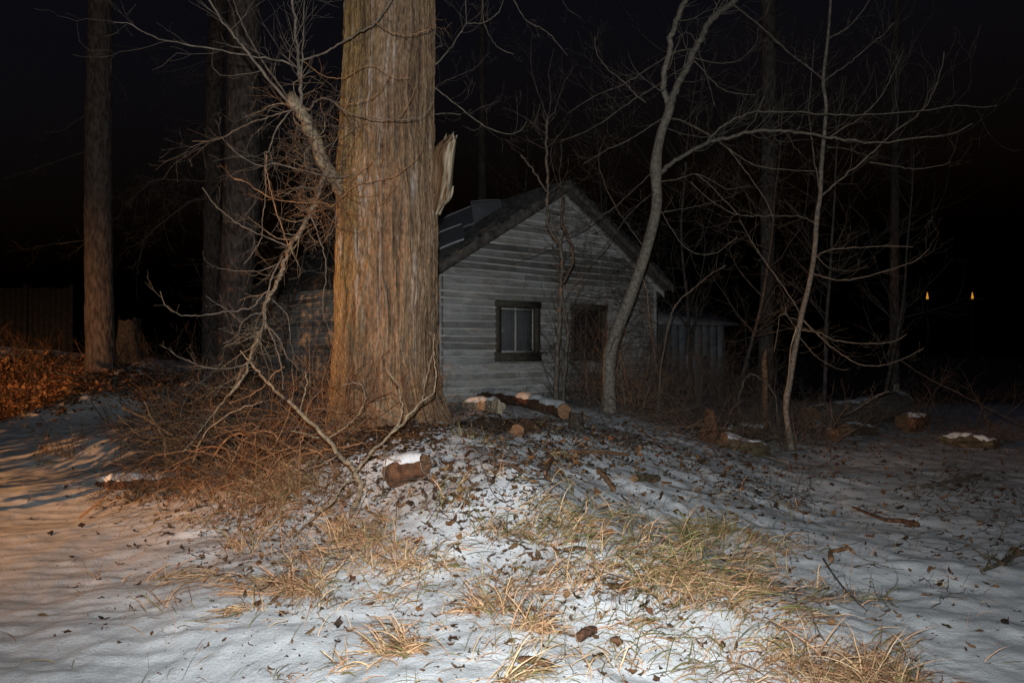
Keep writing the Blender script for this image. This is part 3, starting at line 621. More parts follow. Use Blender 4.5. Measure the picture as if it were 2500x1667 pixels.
bare('bare_tree', 'small bare tree with drooping twigs by the left corner of the house', 690, 955, 18.0, 5.5, .05, 48, G, 9)

# ------------------------------------------------------------------ house
LA = P(1072, 640, 13.9); LA = np.array([LA[0], LA[1]]); RB = P(1600, 690, 17.7); RB = np.array([RB[0], RB[1]])
u = (RB - LA); WID = float(np.linalg.norm(u)); u = u / WID; nb = np.array([-u[1], u[0]])    # nb: towards the back
ZB, ZE = .55, EYE + 1.58; RISE = 1.74; DEP = 8.6
def hp(s, back, z): q = LA + u * s + nb * back; return np.array([q[0], q[1], z])
def facade(px, py):
    r = rays(px, py); # solve on facade plane
    k = (LA @ nb) / (r[0] * nb[0] + r[1] * nb[1]); q = np.array([r[0], r[1]]) * k
    return float((q - LA) @ u), float(EYE + r[2] * k)
house = empty('clapboard_house', hp(WID / 2, DEP / 2, ZB), 'derelict white clapboard house with sagging gable roof behind the great trunk', 'house')
M['siding'] = mat('peeling_white_clapboard', (.46, .46, .45), (.62, .62, .61), 30, (1, 1, 2), .8, .35, .004, col=True, detail=6)
M['trim'] = mat('olive_window_trim', (.045, .04, .03), (.095, .084, .062), 14, (1, 1, 1), .8, .4, .01)
M['whitetrim'] = mat('old_white_trim', (.30, .29, .27), (.5, .49, .46), 9, (1, 1, 3), .8)
M['roofm'] = mat('mossy_shingles', (.032, .032, .034), (.10, .10, .10), 6, (1, 1, 1), .95, 1, .04)
M['rake'] = mat('rotten_rake_board', (.05, .042, .036), (.14, .125, .11), 7, (1, 1, 1), .9, .8, .02)
M['curtain'] = mat('grey_curtain', (.22, .22, .225), (.36, .36, .36), 6, (6, 6, 1), .9)
M['darkin'] = mat('unlit_room_stand_in', (.02, .018, .016), (.035, .03, .028), 3)
m = bpy.data.materials.new('galvanised_sheet'); m.use_nodes = True; bb = m.node_tree.nodes['Principled BSDF']
bb.inputs['Base Color'].default_value = (.34, .36, .38, 1); bb.inputs['Metallic'].default_value = .75; bb.inputs['Roughness'].default_value = .5; M['metal'] = m
nz = m.node_tree.nodes.new('ShaderNodeTexNoise'); nz.inputs['Scale'].default_value = 3
rr_ = m.node_tree.nodes.new('ShaderNodeMapRange'); rr_.inputs[3].default_value = .35; rr_.inputs[4].default_value = .7
m.node_tree.links.new(nz.outputs[0], rr_.inputs[0]); m.node_tree.links.new(rr_.outputs[0], bb.inputs['Roughness'])
m = bpy.data.materials.new('dirty_glass'); m.use_nodes = True; bb = m.node_tree.nodes['Principled BSDF']
bb.inputs['Base Color'].default_value = (.45, .47, .48, 1); bb.inputs['Roughness'].default_value = .2; bb.inputs['Transmission Weight'].default_value = .8; bb.inputs['IOR'].default_value = 1.1; M['glass'] = m

s1a, z1a = facade(1208, 733); s1b, _ = facade(1315, 740); _, z1b = facade(1208, 878)
s2a, z2a = facade(1391, 742); s2b, _ = facade(1477, 745); _, z2b = facade(1391, 876)
WIN = [(s1a, s1b, z1b, z1a), (s2a, s2b, z2b, z2a)]
def ztop(s):
    return ZE + RISE * (1 - abs(s - WID / 2) / (WID / 2)) - .02
def siding_wall(name, fwd, length, topf, holes, pt, seed):
    """pt(s, out, z) -> world; lapped boards, real laps"""
    rng = np.random.default_rng(seed); mb = MB(); z = ZB; bh = .134; k = 0
    while z < ZE + RISE:
        sag = rng.normal() * .004
        # interval of s for this course
        ss = np.linspace(0, length, 121); ok = np.array([topf(q) for q in ss]) > z + .03
        if not ok.any(): break
        a, b = ss[ok][0], ss[ok][-1]
        cuts = [(a, b)]
        for (h0, h1, g0, g1) in holes:
            if z + bh * .6 > g0 and z + bh * .4 < g1:
                new = []
                for (c0, c1) in cuts:
                    if h0 > c0: new.append((c0, min(h0 + .04, c1)))
                    if h1 < c1: new.append((max(h1 - .04, c0), c1))
                cuts = [c for c in new if c[1] - c[0] > .05]
        for (c0, c1) in cuts:
            # butt joints
            xs = [c0]; 
            while xs[-1] + 2.4 < c1: xs.append(xs[-1] + rng.uniform(1.4, 3.0))
            xs = [q for q in xs if q < c1 - .2] + [c1]
            for e0, e1 in zip(xs[:-1], xs[1:]):
                tone = rng.uniform(.74, 1.12); wear = 1.0
                if rng.random() < .10: tone *= .6
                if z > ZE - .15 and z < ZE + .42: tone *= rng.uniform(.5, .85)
                nseg = max(3, int((e1 - e0) / .06)); q = np.linspace(e0 + .004, e1 - .004, nseg)
                bow = .009 * np.sin(q * 1.3 + k) + sag + .003 * vnoise(q * 6, k, seed)
                out = .034 + rng.random() * .012 + .004 * vnoise(q * 4, k, seed + 3)
                tp = np.array([max(topf(v), z + .012) for v in q])
                fr = [1.08, .86, .64, .42, .20]; edge = .024
                rows = []; cc = []
                for f_ in fr:
                    zz = z + bh * f_ + bow if f_ < 1 else z + bh * f_ + bow
                    oo = .004 + (out - .004) * (1.08 - f_) / 1.08
                    rows.append([pt(v, o_, min(z_, t_)) for v, o_, z_, t_ in zip(q, oo, zz, tp)])
                    big_ = fbm(q * .45, (z + bh * f_) * 1.3, 0, 3, 8 + seed); pl = fbm(q * 2.6, (z + bh * f_) * 9 + k * 5, 0, 4, 15 + seed)
                    bare = np.clip((pl + .55 * big_ - .02) * 5, 0, 1)           # where the paint has come off
                    col_ = (1 - bare)[:, None] * np.array([1, 1, .98]) + bare[:, None] * np.array([.60, .575, .54])
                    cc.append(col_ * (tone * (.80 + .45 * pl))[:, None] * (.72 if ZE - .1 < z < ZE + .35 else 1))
                edge_light = cc[-1] * .5 + np.array([1.15, 1.13, 1.08]) * .66 * (.8 + .6 * np.clip(fbm(q * 1.7, k * 2.3, 0, 3, 31) + .3, 0, 1))[:, None]  # butt edge painted brighter, as if it caught the light
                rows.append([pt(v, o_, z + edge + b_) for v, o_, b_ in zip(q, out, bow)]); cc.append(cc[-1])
                rows.append([pt(v, o_ + .001, z + edge - .001 + b_) for v, o_, b_ in zip(q, out, bow)]); cc.append(edge_light)
                rows.append([pt(v, o_ + .001, z + b_) for v, o_, b_ in zip(q, out, bow)]); cc.append(edge_light)
                rows.append([pt(v, -.01, z + b_) for v, b_ in zip(q, bow)]); cc.append(edge_light * .5)
                row = np.array(rows); cc = np.array(cc)
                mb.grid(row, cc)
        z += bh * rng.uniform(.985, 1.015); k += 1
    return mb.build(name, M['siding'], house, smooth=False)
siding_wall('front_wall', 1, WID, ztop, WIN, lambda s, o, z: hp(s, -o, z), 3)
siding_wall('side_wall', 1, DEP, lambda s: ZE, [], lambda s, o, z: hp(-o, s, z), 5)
mb = MB(); mb.box(hp(WID, 0, ZB), np.r_[nb * DEP, 0], np.r_[u * .08, 0], (0, 0, ZE - ZB)); mb.box(hp(0, DEP, ZB), np.r_[u * WID, 0], np.r_[nb * .08, 0], (0, 0, ZE - ZB)); mb.build('rear_wall', M['darkin'], house, False)
mb = MB(); mb.box(hp(.1, .5, ZB - .3), np.r_[u * (WID - .2), 0], np.r_[nb * (DEP - .6), 0], (0, 0, .5)); mb.build('floor_base', M['darkin'], house, False)
mb = MB(); mb.box(hp(-.035, -.035, ZB - .5), np.r_[u * .10, 0], np.r_[nb * .10, 0], (0, 0, ZE - ZB + .45)); mb.build('corner_board', M['whitetrim'], house, False)
mb = MB(); mb.box(hp(WID - .07, -.035, ZB - .5), np.r_[u * .10, 0], np.r_[nb * .10, 0], (0, 0, ZE - ZB + .45)); mb.build('corner_board', M['whitetrim'], house, False)
mb = MB(); mb.box(hp(.02, .0, ZB - .6), np.r_[u * (WID - .04), 0], np.r_[nb * .2, 0], (0, 0, .6)); mb.build('foundation', M['darkin'], house, False)
# roof: two slopes of shingle courses with real steps
def roof_side(side, seed):
    rng = np.random.default_rng(seed); mb = MB(); F, Bk = -.32, DEP + .25; over = .26; n = 24; half = WID / 2 + over
    pitch = RISE / (WID / 2)
    nx = 60
    bx = np.linspace(F, Bk, nx)
    sagr = -.09 * np.sin(np.pi * (bx - F) / (Bk - F)) 
    rows = []
    for i in range(n):
        for e, up in ((0, .030), (1, .006)):
            t = (i + e) / n; dist = half * (1 - t)       # horizontal distance from ridge
            s = WID / 2 - dist if side < 0 else WID / 2 + dist
            z = ZE + RISE - pitch * dist + .10 + up + sagr + rng.normal(size=nx) * .008 + .02 * np.sin(bx * 1.7 + i * .3)
            rows.append([hp(s, b_ + rng.normal() * (.012 if abs(b_ - F) < .01 else 0), z_) for b_, z_ in zip(bx, z)])
    rows = np.array(rows); mb.grid(rows)
    low = rows[[0, -1]].copy(); low[..., 2] -= .12; mb.grid(np.stack([rows[0], low[0]])); 
    fr = rows[:, 0]; lo = fr.copy(); lo[:, 2] -= .12; mb.grid(np.stack([fr, lo]))
    und = rows[::2].copy(); und[..., 2] -= .13; mb.grid(und)
    mb.build('roof', M['roofm'], house, False)
roof_side(-1, 1); roof_side(1, 2)
def rake(side):
    mb = MB(); F = -.30; half = WID / 2 + .24; pitch = RISE / (WID / 2); rng = np.random.default_rng(9 + side)
    n = 24; d = np.linspace(0, half, n)
    for wdt, th_, ztop_, nm in ((.17, .03, .07, 0),):
        jag = np.abs(rng.normal(size=n)) * .012
        def line(out, dz): return np.array([hp(WID / 2 + side * q, F - out, ZE + RISE - pitch * q + dz + (j if dz < 0 else 0)) for q, j in zip(d, jag)])
        g = np.stack([line(0, .09), line(.035, .09), line(.035, -.11), line(0, -.11)], 1); mb.grid(g, wrap=True)
    mb.build('rake_board', M['rake'], house, False)
    mb = MB()
    def line2(out, dz): return np.array([hp(WID / 2 + side * q, out, ZE + RISE - pitch * q + dz) for q in d])
    mb.grid(np.stack([line2(-.30, -.045), line2(.0, -.045)], 1)); mb.build('soffit', M['rake'], house, False)
    mb = MB(); g = np.stack([line2(-.034, -.05), line2(-.06, -.05), line2(-.06, -.19), line2(-.034, -.19)], 1); mb.grid(g, wrap=True)
    mb.build('frieze_board', M['rake' if side < 0 else 'whitetrim'], house, False)
rake(-1); rake(1)
# loose galvanised sheets on the left slope
def sheet(pts4, lift, nseams=2):
    mb = MB(); a, b, c, d = [np.array(q) for q in pts4]; n = 24
    t = np.linspace(0, 1, n)[:, None, None]; s = np.linspace(0, 1, 10)[None, :, None]
    g = (a * (1 - t) + b * t) * (1 - s) + (d * (1 - t) + c * t) * s
    g[..., 2] += lift * (np.sin(t[..., 0] * 3.1) * .03 + np.sin(s[..., 0] * 5) * .012)
    g2 = g.copy(); g2[..., 2] -= .012
    mb.grid(np.concatenate([g, g2[:, ::-1]], 1), wrap=True)
    for k in (0, 1):     # folded seams along the edges
        e = g[0 if k == 0 else -1].copy(); e[:, 2] += .014; mb.tube(e, .013, 6)
    e = g[:, 0].copy(); e[:, 2] += .014; mb.tube(e, .013, 6); e = g[:, -1].copy(); e[:, 2] += .012; mb.tube(e, .012, 6)
    mb.build('roofing_sheet', M['metal'], house, False)
pitch = RISE / (WID / 2)
def rp(s, b, dz=.2): return hp(s, b, ZE + RISE - pitch * (WID / 2 - s) + dz)
def slope_at(px, py, dz):
    # intersect the left roof plane raised by dz
    r = rays(px, py); 
    n3 = np.cross(np.r_[u, pitch], np.r_[nb, 0]); p0 = rp(0, 0, dz); k = ((p0 - [0, 0, EYE]) @ n3) / (r @ n3); return np.array([0, 0, EYE]) + r * k
sheet([slope_at(1010, 572, .17), slope_at(1150, 505, .17), slope_at(1158, 545, .15), slope_at(1010, 600, .15)], 1)
sheet([slope_at(1010, 601, .19), slope_at(1128, 548, .19), slope_at(1133, 583, .17), slope_at(1010, 640, .17)], 1)
q1 = slope_at(1158, 546, .17); q2 = slope_at(1220, 518, .17); dd = q1[1]
sheet([P(1150, 494, dd + .35), P(1220, 490, dd + .75), P(1224, 504, dd + .5), q1], .4)

def window(nm, w_, seed, dark):
    s0, s1, z0, z1 = w_; o = empty(nm, hp((s0 + s1) / 2, 0, z0), None, None); del_keys(o)
    o.parent = house; o.location = Vector(tuple(hp((s0 + s1) / 2, 0, z0))) - house.location
    cw = .115
    def bx(mb, a, b, c, d, f, bk): mb.box(hp(a, f, c), np.r_[u * (b - a), 0], np.r_[nb * (bk - f), 0], (0, 0, d - c))
    mb = MB(); bx(mb, s0, s0 + cw, z0 + .10, z1, -.055, .02); bx(mb, s1 - cw, s1, z0 + .10, z1, -.055, .02); bx(mb, s0 - .02, s1 + .02, z1 - .12, z1 + .01, -.062, .02); bx(mb, s0 - .02, s1 + .02, z0 - .04, z0 + .10, -.07, .02); bx(mb, s0 - .04, s1 + .04, z0 + .10, z0 + .135, -.10, .02)
    mb.build('frame', M['trim'], o, False)
    i0, i1, j0, j1 = s0 + cw, s1 - cw, z0 + .135, z1 - .12; mid = (i0 + i1) / 2 - .02
    mb = MB(); 
    for a, b in ((i0, i0 + .03), (mid - .018, mid + .018), (i1 - .035, i1)): bx(mb, a, b, j0, j1, .015, .05)
    bx(mb, i0, i1, j0, j0 + .035, .013, .052); bx(mb, i0, i1, j1 - .04, j1 - .012, .013, .052)
    mb.build('sash', M['trim' if dark else 'whitetrim'], o, False)
    if not dark:
        mb = MB(); bx(mb, i0 + .03, i1 - .03, j0 + .03, j1 - .03, .028, .032); mb.build('pane', M['glass'], o, False)
        mb = MB(); n = 26
        for (a, b, aa, bb_) in ((i0 - .03, mid + .01, i0 - .03, mid + .01), (mid + .12, i1 + .05, mid + .02, i1 + .05)):
            g = np.array([[hp(a * t + aa * (1 - t) + ((b - a) * t + (bb_ - aa) * (1 - t)) * q, .14 + .02 * math.sin(q * 26), j0 - .06 + (j1 - j0 + .0) * t2) for q in np.linspace(0, 1, n)] for t, t2 in ((0, .98), (.3, .7), (1, 0))]) if a != aa else np.array([[hp(a + (b - a) * q, .14 + .02 * math.sin(q * 26), j0 - .06 + (j1 - j0) * t2) for q in np.linspace(0, 1, n)] for t2 in (.97, .5, 0)])
            mb.grid(g)
        mb.build('curtain', M['curtain'], o)
    # dark panel behind the opening, standing in for the unlit room
    mb = MB(); bx(mb, s0 - .2, s1 + 1.2, z0 - .2, z1 + .1, .5, .52); mb.build('dark_room_panel', M['darkin'], o, False)
def del_keys(o):
    for k in list(o.keys()): del o[k]
window('window', WIN[0], 1, False); window('window', WIN[1], 2, True)

# ------------------------------------------------------------------ shed right of the house, fence, stump, lights
M['shedroof'] = mat('dull_shed_roof', (.34, .34, .35), (.52, .52, .54), 5, rough=.9)
M['teal'] = mat('faded_teal_boards', (.19, .235, .25), (.30, .35, .365), 3, (1, 1, 3), .8, .3, .02)
def shed():
    d = 25.0; a = P(1560, 800, d); b = P(1770, 805, d + 1.5); a2 = a[:2]; v = b[:2] - a2; L = np.linalg.norm(v); v /= L; n = np.array([-v[1], v[0]])
    zb = 0.0
    def q(s, bk, z): r = a2 + v * s + n * bk; return np.array([r[0], r[1], z])
    t = empty('shed', q(L / 2, 1.5, zb), 'low faded teal shed with grey roof behind the right side of the house', 'shed')
    ze = EYE + (HOR - 792) / FPX * d
    mb = MB(); N_ = 11
    for i in range(N_): mb.box(q(L * i / N_, -.01 * (i % 2), zb), np.r_[v * (L / N_ - .008), 0], np.r_[n * .05, 0], (0, 0, ze - zb))
    mb.box(q(0, .04, zb), np.r_[n * 3, 0], np.r_[v * .05, 0], (0, 0, ze - zb)); mb.box(q(L - .05, .04, zb), np.r_[n * 3, 0], np.r_[v * .05, 0], (0, 0, ze - zb)); mb.build('wall', M['teal'], t, False)
    mb = MB(); zr = EYE + (HOR - 742) / FPX * d; mb.box(q(-.3, -.35, ze), np.r_[v * (L + .6), 0], np.r_[n * 2.2, zr - ze], (0, 0, .07)); mb.box(q(-.3, 1.87, zr), np.r_[v * (L + .6), 0], np.r_[n * 2.2, ze - zr], (0, 0, .07)); mb.build('roof', M['shedroof'], t, False)
    mb = MB(); mb.box(q(L * .52, -.05, zb), np.r_[v * .9, 0], np.r_[n * .03, 0], (0, 0, 1.5)); mb.build('door', M['shedroof'], t, False)
shed()
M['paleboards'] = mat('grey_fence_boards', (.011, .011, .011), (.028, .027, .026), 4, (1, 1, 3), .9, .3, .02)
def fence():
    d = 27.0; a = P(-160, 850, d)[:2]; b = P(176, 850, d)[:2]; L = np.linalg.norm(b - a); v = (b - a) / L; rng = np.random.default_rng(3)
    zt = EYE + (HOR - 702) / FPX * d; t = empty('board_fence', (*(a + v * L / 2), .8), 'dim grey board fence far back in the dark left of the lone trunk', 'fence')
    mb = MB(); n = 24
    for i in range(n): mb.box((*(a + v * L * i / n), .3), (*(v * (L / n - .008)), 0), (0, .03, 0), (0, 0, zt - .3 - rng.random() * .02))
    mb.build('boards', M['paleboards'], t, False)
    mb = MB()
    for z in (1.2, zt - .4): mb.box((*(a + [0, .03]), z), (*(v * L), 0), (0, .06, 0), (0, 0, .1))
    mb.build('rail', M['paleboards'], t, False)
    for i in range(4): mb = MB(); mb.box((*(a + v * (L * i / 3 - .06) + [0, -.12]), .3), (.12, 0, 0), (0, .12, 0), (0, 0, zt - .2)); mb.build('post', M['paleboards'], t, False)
fence()

def lantern(px, py, label):
    d = 42.0; c = P(px, py, d); k = d / FPX
    t = empty('lantern', (c[0], c[1], float(H(c[0], c[1]))), label, 'lantern', 'amber lights far off in the dark')
    m = bpy.data.materials.get('amber_glow')
    if not m:
        m = bpy.data.materials.new('amber_glow'); m.use_nodes = True; b = m.node_tree.nodes['Principled BSDF']; b.inputs['Base Color'].default_value = (.8, .4, .05, 1)
        b.inputs['Emission Color'].default_value = (1, .42, .03, 1); b.inputs['Emission Strength'].default_value = .6
    mb = MB(); mb.tube([c + [0, 0, -8 * k], c + [0, 0, -2 * k], c + [0, 0, 3 * k], c + [0, 0, 8 * k]], [2.9 * k, 2.5 * k, 1.3 * k, .9 * k], 8, cap=True); mb.build('glass', m, t, False)
    mb = MB(); mb.tube([c + [0, 0, 8 * k], c + [0, 0, 9.5 * k], c + [0, 0, 12 * k]], [2.6 * k, 2.6 * k, .3 * k], 8, cap=True); mb.build('cap', M['darkin'], t, False)
    mb = MB(); mb.tube([(c[0], c[1], 0), c + [0, 0, -9.2 * k]], [.04, .04], 8, cap=True); mb.tube([c + [0, 0, -9.6 * k], c + [0, 0, -9.1 * k]], [.09, .09], 8, cap=True); mb.build('post', M['darkin'], t, False)
lantern(2264, 722, 'left one of two tiny amber lights glowing far off at the right')
lantern(2374, 722, 'right one of two tiny amber lights glowing far off at the right')

# ------------------------------------------------------------------ vine-hung little tree against the front wall
def vine_tree():
    rng = np.random.default_rng(33); d = 13.0
    b = P(1375, 1000, d); b[2] = float(H(b[0], b[1])); t = empty('vine_covered_tree', b, 'thin twisted tree wrapped in bare vines against the front wall between the two windows', 'tree')
    def L(px, d0, d1, w0, w1, mt='twig_dark', name='stem', **k):
        mb = MB(); limb(mb, rng, px, d0, d1, w0, w1, **k); return mb.build(name, M[mt], t)
    L([(1376, 1010), (1377, 936), (1383, 860), (1385, 802), (1374, 740), (1368, 704), (1372, 660), (1369, 609), (1348, 570), (1340, 547), (1336, 500), (1337, 465), (1335, 400), (1334, 327), (1337, 284)], d, d + .4, 11, 8, 'bark_far' if False else 'greybark' if 'greybark' in M else 'twig', twigs=26, tl=.8, k=8)
    L([(1357, 1005), (1359, 900), (1366, 791), (1370, 704)], d - .1, d, 13, 9, 'twig', twigs=10, tl=.5, k=8)
    L([(1337, 290), (1322, 250), (1300, 185), (1296, 130), (1300, 80)], d + .3, d + .8, 5, 2, twigs=8, tl=.7)
    L([(1337, 290), (1345, 240), (1340, 180), (1352, 120)], d + .3, d + .6, 5, 2, twigs=8, tl=.7)
    L([(1339, 290), (1355, 270), (1375, 210), (1400, 165)], d + .3, d + .2, 4, 2, twigs=7, tl=.7)
    L([(1334, 330), (1300, 300), (1260, 275), (1230, 265)], d + .3, d + .9, 4, 2, twigs=8, tl=.6)
    L([(1333, 467), (1310, 430), (1290, 400), (1272, 379)], d + .2, d - .3, 6, 5, 'twig', twigs=1, tl=.3)
    L([(1370, 460), (1366, 420), (1372, 370), (1368, 345)], d + .5, d + .6, 4, 2, twigs=6, tl=.5)
    L([(1369, 460), (1355, 430), (1345, 370), (1362, 330)], d + .5, d + .6, 3, 2, twigs=6, tl=.5)
    L([(1376, 480), (1372, 540), (1395, 600), (1398, 640), (1376, 690)], d + .4, d + .1, 9, 8, twigs=14, tl=.6)
    # vines over the gable and wall
    for i, (cx, cy, sx, sy, n, rr, wr) in enumerate([(1375, 500, 34, 34, 40, .35, .004), (1430, 560, 60, 50, 60, .4, .004), (1500, 640, 50, 60, 80, .5, .005), (1540, 600, 40, 70, 70, .5, .005), (1390, 700, 40, 80, 50, .4, .004), (1400, 900, 40, 60, 90, .5, .006), (1440, 960, 40, 40, 90, .45, .006), (1335, 830, 30, 60, 40, .4, .004), (1545, 830, 40, 100, 90, .6, .005), (1500, 730, 50, 50, 60, .5, .005)]):
        mb = MB()
        for j in range(n):
            x, y = cx + rng.normal() * sx * .7, cy + rng.normal() * sy * .7
            s, z = facade(x, y); q = hp(s, -rng.uniform(.1, .5), z); grow(mb, rng, q, rng.normal(size=3), rng.uniform(.25, 1) * rr * 1.6, wr, 1, .0, 4, .32)
        mb.build('vine', M['twig_dark'], t)
vine_tree()

# ------------------------------------------------------------------ thicket shrubs
def shrub(name, label, px, py, d, n, hgt, wd, seed, mt='thicket', lean=0, grp='leafless shrubs in the thicket', depth=2, rad=.008, cat='shrub'):
    b = P(px, py, d); b[2] = float(H(b[0], b[1])); t = empty(name, b, label, cat, grp); rng = np.random.default_rng(seed)
    mb = MB(); m2 = MB()
    for j in range(n):
        q = b + [rng.normal() * wd * .4, rng.normal() * wd * .3, 0]; q[2] = float(H(q[0], q[1])) - .03
        v = unit(np.array([rng.normal() * .35 + lean, rng.normal() * .3, 1])); (mb if j % 2 else m2).tube([b - [0, 0, .04], (b + q) / 2 - [0, 0, .05], q + [0, 0, .01]], rad, 4)

        grow(mb if j % 2 else m2, rng, q, v, hgt * rng.uniform(.5, 1.1), rad * rng.uniform(.6, 1.2), depth, .0, 5, .14)
    mb.build('stems', M[mt], t); m2.build('stems', M['twig_dark'], t)
shrub('shrub', 'reddish leafless shrub just right of the pale forked tree trunk', 1560, 1010, 12.8, 26, 1.3, 1.0, 51, 'twig_red')
shrub('shrub', 'dense grey-brown leafless shrub beside the pointed stump', 1640, 1040, 12.6, 46, 1.0, 1.3, 52)
shrub('shrub', 'tangled dark shrub in front of the teal shed', 1720, 1010, 15.0, 40, 1.7, 2.0, 53)
shrub('shrub', 'brown leafless shrub behind the snow-topped short logs', 1810, 1040, 14.0, 44, 1.4, 1.6, 54)
shrub('shrub', 'thin-stemmed shrub crowding the foot of the slender sapling', 1900, 1075, 12.6, 40, 1.1, 1.2, 55)
shrub('shrub', 'low dark shrub below the right window of the house', 1430, 1000, 12.9, 22, .7, 1.0, 56, 'twig_dark')
shrub('shrub', 'dark shrub in shade against the left side wall of the house', 740, 985, 13.0, 36, 1.1, 1.8, 57)
shrub('shrub', 'leafless shrub between the thick dark trunk and the brush pile', 480, 975, 14.0, 34, 1.3, 2.0, 58)
shrub('shrub', 'faint shrub beyond the mound right of the lone trunk', 330, 905, 18.5, 24, .8, 1.6, 59)
shrub('shrub', 'low brush on top of the orange lit leaf mound', 70, 890, 18.6, 50, .75, 3.0, 60, 'twig_red')
shrub('shrub', 'leafless shrub right against the foot of the great trunk, on its left', 780, 1070, 8.6, 34, .8, .8, 61, 'twig_red', rad=.005)
shrub('shrub', 'sparse twiggy shrub at the right foot of the great trunk', 1110, 1010, 9.3, 12, .5, .5, 62, 'twig_red', rad=.004)
shrub('shrub', 'sparse shrub beyond the fallen trunk at far right', 2300, 1040, 16.5, 20, 1.6, 2.6, 63)
# bigger bent stems seen in the thicket
def stick(name, label, cat, px, d0, d1, w0, w1, mt='twig_dark', twigs=4, tl=.4, seed=0, grp=None, k=7, up=.02, ground=False, lump=.08, cap=True, lift=0.0):
    rng = np.random.default_rng(seed + 100); mb = MB()
    if ground:
        q = np.array([gp(*p_) for p_ in px]); q[:, 2] += lift; d0, d1 = q[0, 1], q[-1, 1]
        pts = smooth(q, 5); m_ = len(pts); rad = np.linspace(w0, w1, m_) / 2 * pts[:, 1] / FPX; pts[:, 2] += rad * .7
        mb.tube(pts, rad, k, lump=lump, cap=cap)
        for j in range(twigs):
            i = rng.integers(1, m_ - 1); grow(mb, rng, pts[i], rand_dir(rng, unit(pts[i + 1] - pts[i - 1]), rng.uniform(.5, 1.1)) + [0, 0, .2], tl * rng.uniform(.4, 1), max(rad[i] * .4, .002), 1, up, 3)
    else:
        pts, rad = limb(mb, rng, px, d0, d1, w0, w1, twigs=twigs, tl=tl, k=k, up=up, lump=lump)
    return solo(mb, name, M[mt], label, cat, grp, origin=pts[0])
stick('bent_stem', 'stem arching over in a hook shape inside the thicket', 'branch', [(1805, 1010), (1806, 965), (1820, 925), (1838, 914), (1858, 925), (1880, 945), (1895, 975), (1900, 1040)], 13.5, 13.2, 6, 5, 'thicket', 5, .4, 1)
stick('leaning_pole', 'bare leaning pole crossing the thicket right of the house', 'branch', [(1600, 1040), (1607, 985), (1612, 900), (1632, 795), (1650, 745), (1690, 706), (1735, 670), (1772, 648)], 12.4, 12.6, 6, 3, 'thicket', 9, .6, 2)
stick('leaning_pole', 'thin upright stem just right of the house corner', 'branch', [(1605, 900), (1596, 850), (1585, 780), (1580, 720), (1570, 680)], 13.6, 13.4, 5, 3, 'twig', 7, .6, 3)
stick('leaning_pole', 'short stem standing at the foot of the pale forked tree', 'branch', [(1528, 995), (1520, 950), (1516, 900), (1512, 870)], 12.4, 12.4, 5, 3, 'twig', 4, .3, 4)
def lanky():  # snapped little trunk
    t = None
    mb = MB(); q = P(np.array([1866, 1868, 1866, 1870]), np.array([960, 930, 885, 850]), 13.8); q[0, 2] = H(q[0, 0], q[0, 1]) - .1
    mb.tube(smooth(q, 5), np.r_[np.linspace(.06, .05, 11), .045, .035, .03, .02, .004], 9, lump=.25, cap=True)
    solo(mb, 'snapped_stem', M['cutwood'], 'snapped reddish stem with pale broken top in the thicket', 'branch', origin=q[0])
lanky()

